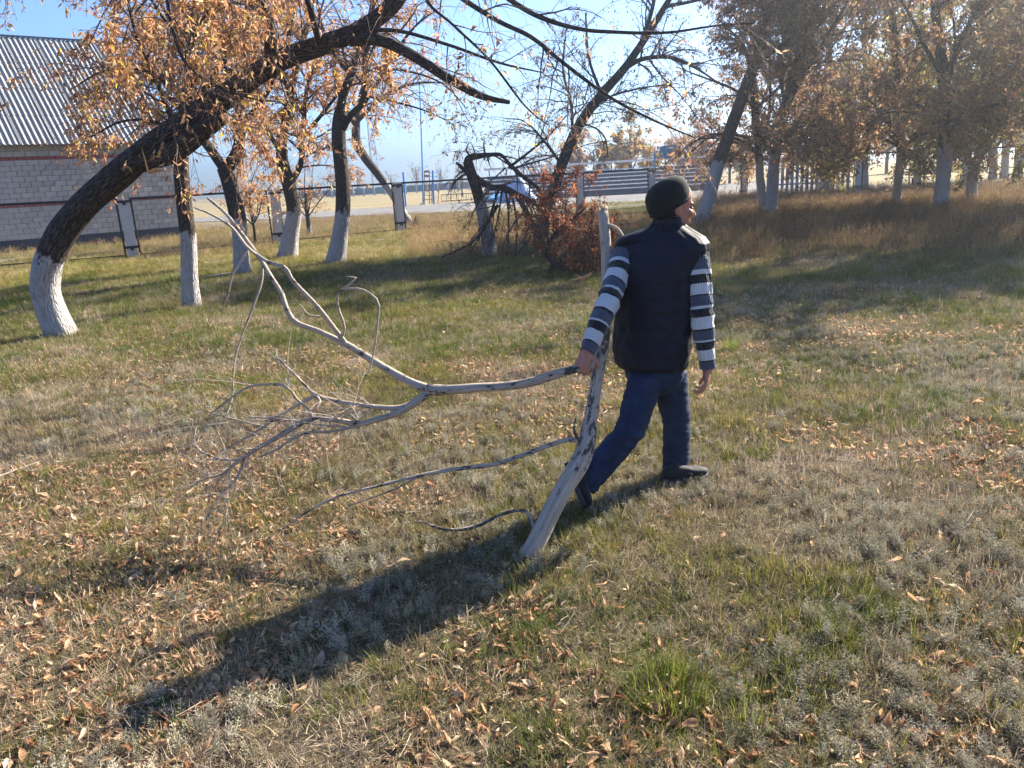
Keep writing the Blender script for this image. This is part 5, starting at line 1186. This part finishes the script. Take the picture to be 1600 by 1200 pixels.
    for h, kq, a, fr in ((hipR, knR, anR, (.098, .092, .082, .076, .076, .074)), (hipL, knL, anL, (.098, .092, .082, .076, .076, .074))):
        C = resample(np.array([h + UP * .05, h, h * .45 + kq * .55, kq, kq * .5 + a * .5, a - norm(kq - a) * (.035 if h is hipR else .065)]), 30); R = np.interp(np.linspace(0, 1, 30), [0, .15, .4, .56, .8, 1], fr)
        V, F, _, _ = loft(C, Rt, R, R * 1.06, 28); j.add(V, F)
    V, F = remesh(j, .0075, 8, .5)
    up_ = V[:, 2]; wr = (fbm(V[:, 0] * 9 + V[:, 2] * 7, V[:, 2] * 26 + V[:, 1] * 9, .8, 3, 3) - .5) * .018
    hem = np.minimum(np.linalg.norm(V - anR, axis=1), np.linalg.norm(V - anL, axis=1)); knee = np.minimum(np.linalg.norm(V - knR, axis=1), np.linalg.norm(V - knL, axis=1))
    amp = .55 + .9 * np.exp(-(hem / .10) ** 2) + .8 * np.exp(-(knee / .11) ** 2)
    tmp = mesh_np('tmp', V, F); nrm = np.empty(len(V) * 3, np.float32); tmp.vertices.foreach_get('normal', nrm); nrm = nrm.reshape(-1, 3); bpy.data.meshes.remove(tmp)
    V = V + nrm * (wr * amp)[:, None]
    t = NT('denim'); p = t.obj(); v = t.noise(p, 9, 5, .65); f = t.noise(p, 420, 2); c = t.mix((.007, .014, .036), (.018, .036, .085), t.val(v, [(.35, 0), (.7, 1)])); c = t.mix(c, (.035, .055, .10), t.math('MULTIPLY', t.val(f, [(.55, 0), (.75, 1)]), .35)); t.bump(f, .3, .002)
    link('jeans', mesh_np('jeans', V - base, F, t.fin(c, .85), True), root)
    # ---- shoes
    shoe_m = cloth_mat('dark_suede', (.014, .015, .018), .75, 160, .1, .5); sole_m = plain('shoe_sole', (.045, .047, .052), .7, .2, 20)
    def shoe(heel, toe, up):
        d = norm(toe - heel); L = np.linalg.norm(toe - heel); up = norm(up - d * (up @ d)); s = np.cross(d, up); q = np.linspace(0, 1, 22)
        hh = np.interp(q, [0, .06, .22, .4, .62, .85, .97, 1], [.050, .088, .098, .080, .058, .048, .034, .018]); ww = np.interp(q, [0, .05, .2, .45, .68, .88, .97, 1], [.018, .032, .037, .036, .047, .042, .026, .010])
        C = heel[None] + d * (q * L)[:, None] + up * (hh / 2 + .018)[:, None]
        V, F, _, _ = loft(C, s, ww, hh / 2, 26, 2.4); o = link('shoe', mesh_np('shoe', V - base, F, shoe_m, True), root)
        C = heel[None] + d * (q * L)[:, None] + up * (.012 + .008 * (q < .3))[:, None]; V, F, _, _ = loft(C, s, ww + .004, np.full(22, .014), 26, 5.0); link('sole', mesh_np('sole', V - base, F, sole_m, True), o)
        V, F = capsule([heel + d * L * .24 + up * .06, heel + d * L * .27 + up * .09], [.032, .030]); link('ankle_cuff', mesh_np('ankle_cuff', V - base, F, shoe_m, True), o)
    hL = on_ground(1040, 755); tL = on_ground(1112, 744); tL[2] += .012; hL[2] += .004; dd = norm(tL - hL); shoe(hL, hL + dd * .258, UP)
    # rear foot: weight on the ball, heel lifted and thrown back
    toe = on_ground(912, 794); toe[2] += .005; heel = at(888, 744, 3.82); dd = norm(toe - heel); shoe(toe - dd * .265, toe, norm(np.array([.75, .15, .62])))
    return dict(grip=gripL, brd=br_dir)
PERSON = person()

# ------------------------------------------------------------------ the dead branches being dragged
def dead_wood():
    t = NT('weathered_wood'); bv = t.attr('buv').outputs['Vector']
    mp = t.nd('ShaderNodeMapping'); t.l.new(bv, mp.inputs[0]); mp.inputs['Scale'].default_value = (22, 22, 1.5)
    g = t.noise(mp.outputs[0], 3, 5, .65); bl = t.noise(bv, 13, 5, .7)
    c = t.ramp(g, [(.25, (.17, .135, .105)), (.5, (.36, .295, .235)), (.8, (.56, .48, .40))])
    bark = t.attr('barkm').outputs['Fac']; bk = t.val(t.math('ADD', bark, t.math('MULTIPLY', t.math('SUBTRACT', bl, .5), 3.4)), [(.42, 0), (.52, 1)])
    c = t.mix(c, t.ramp(g, [(.3, (.035, .03, .028)), (.7, (.115, .095, .08))]), bk); c = t.mix(c, (.10, .08, .07), t.val(t.noise(bv, 22, 3), [(.68, 0), (.74, .9)]))
    t.bump(t.math('ADD', g, t.math('MULTIPLY', bk, .8)), .45, .007); wood = t.fin(c, .85)
    fresh = plain('split_wood', (.50, .33, .19), .8, .3, 25)
    def stem(name, pts, w, root, base, barkf, sides=12, rough=.05, seed=0):
        P, R = px_stem(pts, w); me = trunk_mesh(name, P, R, sides, wood, None, rough, seed, 0, base)
        n = len(me.vertices); z = np.empty(n * 3, np.float32); me.vertices.foreach_get('co', z); s = np.linspace(0, 1, n)
        a = me.attributes.new('barkm', 'FLOAT', 'POINT'); a.data.foreach_set('value', np.interp(s, np.linspace(0, 1, len(barkf)), barkf).astype(np.float32))
        return link(name, me, root), P, R
    # the heavy log carried upright under the arm
    base = on_ground(824, 868)
    root = thing('dead_log', 'thick bleached dead limb held upright under the left arm, lower end on grass', 'log', base)
    pts = [(824, 872, 3.27), (842, 838, 3.32), (862, 797, 3.39), (884, 757, 3.47), (903, 727, 3.54), (914, 700, 3.60), (920, 668, 3.67), (926, 630, 3.74), (932, 590, 3.82), (938, 550, 3.90), (944, 508, 3.98), (947, 470, 4.05), (948, 430, 4.12), (947, 385, 4.20), (944, 350, 4.26), (943, 332, 4.29)]
    _, P, R = stem('shaft', pts, [34, 35, 35, 35, 37, 33, 25, 22, 23, 24, 23, 21, 20, 19, 19, 18], root, base, [-.1, .0, .0, .05, .15, .55, .40, .32, .34, .36, .40, .30, .05, .0, .0, .0], 18, .07, 3)
    m = MB(); top = P[-1] - base; dv = norm(P[-1] - P[-3])
    rg = np.random.default_rng(8)
    for k in range(9):
        a = rg.uniform(0, 2 * pi); o = np.array([cos(a), sin(a) * .7, 0]) * .022; l = rg.uniform(.02, .075); m.tube([top + o - dv * .03, top + o * 1.1 + dv * l * .5, top + o * .9 + dv * l], [.013, .010, .002], 6)
    m.build('split_top', fresh, root)
    m = MB(); lo = P[0] - base; dn = norm(P[0] - P[2])
    for k in range(10):
        a = rg.uniform(0, 2 * pi); sd = np.array([cos(a), sin(a), .1]) * .038; l = rg.uniform(.05, .17); e = lo + sd * 1.3 + dn * l + np.array([-.04, 0, .0]) * rg.uniform(0, 1); e[2] = max(e[2], .004); m.tube([lo + sd - dn * .05, lo + sd * 1.15 + dn * l * .4, e], [.014, .011, .003], 6)
    m.build('frayed_end', wood, root)
    stem('side_branch', [(912, 688, 3.62), (888, 687, 3.60), (855, 697, 3.57), (815, 712, 3.55), (770, 726, 3.5), (720, 732, 3.45), (665, 741, 3.42), (600, 757, 3.40), (530, 775, 3.35), (480, 800, 3.32), (440, 828, 3.28)], [10, 9, 8, 8, 8, 7, 6, 5, 4.5, 4, 2.5], root, base, [.3] * 4, 8, .06, 5)
    stem('side_branch', [(660, 741, 3.42), (615, 765, 3.55), (560, 785, 3.7), (545, 790, 3.75)], [4, 3.5, 3, 2], root, base, [.3] * 4, 7, .05, 6)
    stem('side_branch', [(838, 835, 3.33), (826, 806, 3.40), (815, 797, 3.48), (780, 805, 3.55), (745, 822, 3.55), (700, 828, 3.55), (655, 814, 3.65)], [8, 6, 6, 7, 7, 6, 3], root, base, [.5] * 4, 8, .06, 7)
    stem('side_branch', [(950, 352, 4.25), (960, 354, 4.22), (968, 361, 4.2), (976, 374, 4.18)], [7, 5, 5, 4], root, base, [0] * 4, 8, .05, 8)
    stem('knot_stub', [(905, 690, 3.61), (897, 672, 3.6), (899, 655, 3.6)], [8, 5, 3], root, base, [.8] * 4, 8, .1, 9)
    # the forked branch in the hand
    g = PERSON['grip']; gp = project(g)[:2]; base = on_ground(420, 745)
    root = thing('forked_branch', 'long grey forked dead branch gripped in the left hand, its twigs dragging over the grass', 'branch', base)
    e0 = g - PERSON['brd'] * .07; pe = project(e0)
    stem('shaft', [(pe[0], pe[1], e0[1]), (gp[0], gp[1], g[1]), (868, 585, 3.78), (830, 597, 3.83), (790, 603, 3.87), (740, 606, 3.91), (700, 609, 3.95), (668, 609, 3.98)], [15, 16, 18, 17, 16, 17, 18, 22], root, base, [.3, .5, .2, .1, .25, .1, .1, .6], 14, .07, 11)
    UPB = [([(672, 609, 3.98), (640, 596, 4.02), (600, 574, 4.08), (565, 552, 4.14), (541, 538, 4.18)], [18, 14, 13, 12, 12], 1),
           ([(545, 540, 4.17), (500, 518, 4.22), (462, 503, 4.28), (447, 480, 4.33), (440, 458, 4.37), (422, 430, 4.42), (405, 402, 4.48), (380, 368, 4.55), (352, 333, 4.62), (325, 310, 4.7)], [12, 9, 9, 9, 8, 8, 7, 7, 6, 4], 2),
           ([(541, 538, 4.18), (520, 510, 4.15), (497, 480, 4.12), (470, 452, 4.10), (455, 435, 4.10), (445, 418, 4.12), (420, 410, 4.2), (402, 398, 4.3)], [10, 9, 8, 8, 8, 8, 7, 5], 3),
           ([(404, 400, 4.48), (385, 385, 4.45), (362, 355, 4.5), (330, 335, 4.55), (305, 325, 4.6)], [6, 6, 5, 4, 3], 4),
           ([(536, 524, 4.17), (538, 508, 4.15), (530, 487, 4.13), (526, 465, 4.12), (534, 452, 4.11), (552, 440, 4.1), (556, 433, 4.1), (543, 432, 4.1)], [5, 5, 5, 5, 5, 5, 4, 2], 5),
           ([(534, 452, 4.11), (560, 451, 4.08), (580, 460, 4.05), (592, 475, 4.04), (590, 505, 4.02), (586, 540, 4.0), (578, 575, 3.98), (570, 590, 3.97)], [4, 4, 4, 3.5, 3, 3, 3, 2], 6),
           ([(500, 495, 4.14), (482, 492, 4.13), (474, 482, 4.13), (468, 475, 4.13)], [4, 3.5, 3, 2], 7),
           ([(410, 412, 4.46), (409, 440, 4.44), (396, 478, 4.4), (376, 530, 4.35), (366, 570, 4.3), (363, 620, 4.2), (352, 655, 4.1)], [4, 4, 4, 3.5, 3, 2.5, 2], 8),
           ([(385, 392, 4.46), (375, 412, 4.44), (365, 425, 4.42), (356, 460, 4.4), (346, 488, 4.4)], [5, 4, 3.5, 3, 2], 9), ([(366, 426, 4.42), (345, 429, 4.4), (312, 434, 4.4)], [3, 3, 2], 10)]
    LOW = [([(672, 612, 3.98), (655, 624, 3.97), (640, 634, 3.96), (620, 646, 3.95), (590, 655, 3.93), (562, 662, 3.92), (530, 657, 3.9), (488, 654, 3.9), (465, 664, 3.9), (430, 685, 3.88), (395, 705, 3.86), (360, 730, 3.84), (342, 748, 3.8)], [18, 15, 13, 11, 10, 9, 9, 10, 9, 8, 7, 6, 3], 21),
           ([(650, 628, 3.97), (625, 637, 3.97), (590, 636, 3.98), (545, 630, 4.0), (515, 624, 4.02), (494, 618, 4.03), (475, 600, 4.05), (450, 575, 4.08), (434, 561, 4.1)], [12, 10, 9, 8, 8, 8, 5, 4, 3], 22),
           ([(494, 618, 4.03), (470, 630, 4.0), (440, 648, 3.97), (410, 668, 3.94), (375, 690, 3.9), (345, 705, 3.88)], [7, 6, 5, 4.5, 4, 2], 23),
           ([(488, 652, 3.9), (483, 640, 3.9), (465, 625, 3.9), (450, 606, 3.92), (425, 600, 3.94), (385, 606, 3.96), (350, 630, 3.98), (325, 650, 4.0)], [5, 5, 4.5, 4.5, 4, 3.5, 3, 2], 24),
           ([(562, 664, 3.92), (520, 674, 3.88), (480, 676, 3.85), (450, 690, 3.83), (430, 704, 3.8), (400, 716, 3.78)], [6, 5, 5, 4, 4, 2], 25), ([(560, 668, 3.92), (500, 664, 3.9), (440, 655, 3.9), (390, 652, 3.92)], [3.5, 3, 3, 2], 26),
           ([(452, 672, 3.88), (420, 692, 3.82), (385, 712, 3.76), (372, 745, 3.7), (340, 780, 3.62), (322, 812, 3.52)], [5, 4.5, 4, 4, 3, 2], 27), ([(400, 703, 3.86), (370, 718, 3.83), (340, 716, 3.85), (312, 704, 3.88), (303, 690, 3.9), (306, 670, 3.95)], [4, 4, 3.5, 3, 3, 2], 28),
           ([(440, 648, 3.97), (400, 655, 3.95), (388, 640, 3.96)], [3, 3, 2], 29), ([(560, 655, 3.92), (552, 640, 3.93), (547, 632, 3.94)], [4, 3, 2], 30), ([(363, 728, 3.84), (345, 742, 3.8), (320, 748, 3.8), (296, 762, 3.75)], [4, 4, 3, 2], 31), ([(430, 684, 3.88), (445, 676, 3.85), (460, 668, 3.85), (457, 655, 3.86)], [4, 4, 3, 2], 32),
           ([(494, 618, 4.03), (500, 628, 3.99), (488, 642, 3.95)], [6, 4, 3], 33), ([(420, 668, 3.94), (385, 660, 3.95), (340, 648, 4.0), (310, 640, 4.02)], [3, 3, 2.5, 2], 34)]
    allp = []
    for pts, w, sd in UPB + LOW:
        o, P, R = stem('fork' if sd in (1, 2, 3, 21, 22) else 'twig', pts, w, root, base, [.15, .25, .3], 12 if sd in (1, 2, 3, 21, 22) else 7, .06, sd); allp.append((P, R))
    rg = np.random.default_rng(12); lowp = [p for p, s in zip(allp, UPB + LOW) if s[2] > 20]
    P1, R1 = stack(lowp); P2, R2 = sprout(P1, R1, 120, (.15, .6), 38, rg, 0, .12, 7, .25, .40, .003, tip=.0010, wig=.12)
    P3, R3 = sprout(P2, R2, 160, (.08, .28), 45, rg, 0, .3, 5, .2, .5, .002, tip=.001)
    V, F, _ = tubes(P2, R2, 4); V3, F3, _ = tubes(P3, R3, 3); V = np.vstack([V, V3]); F = np.vstack([F, F3 + len(P2) * 7 * 4]); V[:, 2] = np.maximum(V[:, 2], gz(V[:, 0], V[:, 1]) + .006)
    me = mesh_np('fine_twigs', V - base, F, plain('grey_twig', (.33, .285, .24), .8, .3, 10), True); link('fine_twigs', me, root, kind='stuff')
    # sticks lying in the grass
    for (a, b, c, w, lab) in (((-30, 768, 0), (30, 745, 0), (62, 732, 0), 5, 'dry stick lying in the leaves at the left edge'), ((700, 385, 0), (722, 402, 0), (690, 405, 0), 3, 'thin dark stick in the shade before the snapped tree')):
        q = [on_ground(*p[:2]) + [0, 0, .03] for p in (a, b, c)]; base = q[0]
        P = resample(np.array(q), 10); me = trunk_mesh('dry_stick', P, np.linspace(.008, .003, 10), 7, wood, None, .08, 2, 0, base); a_ = me.attributes.new('barkm', 'FLOAT', 'POINT')
        o = link('dry_stick', me, None, base); o['label'] = lab; o['category'] = 'stick'; o['group'] = 'dry sticks in the grass'
dead_wood()
# ------------------------------------------------------------------ scattering volume added to stand in for veiling lens glare
def glare_haze():
    m = bpy.data.materials.new('glare_haze_mat'); m.use_nodes = True; n = m.node_tree.nodes; n.remove(n['Principled BSDF'])
    v = n.new('ShaderNodeVolumePrincipled'); v.inputs['Density'].default_value = .0023; v.inputs['Color'].default_value = (.80, .90, 1, 1); v.inputs['Anisotropy'].default_value = .85
    m.node_tree.links.new(v.outputs[0], n['Material Output'].inputs['Volume'])
    MB().box((0, 0, 14), (1900, 1900, 33)).build('glare_haze', m, kind='stuff')
glare_haze()
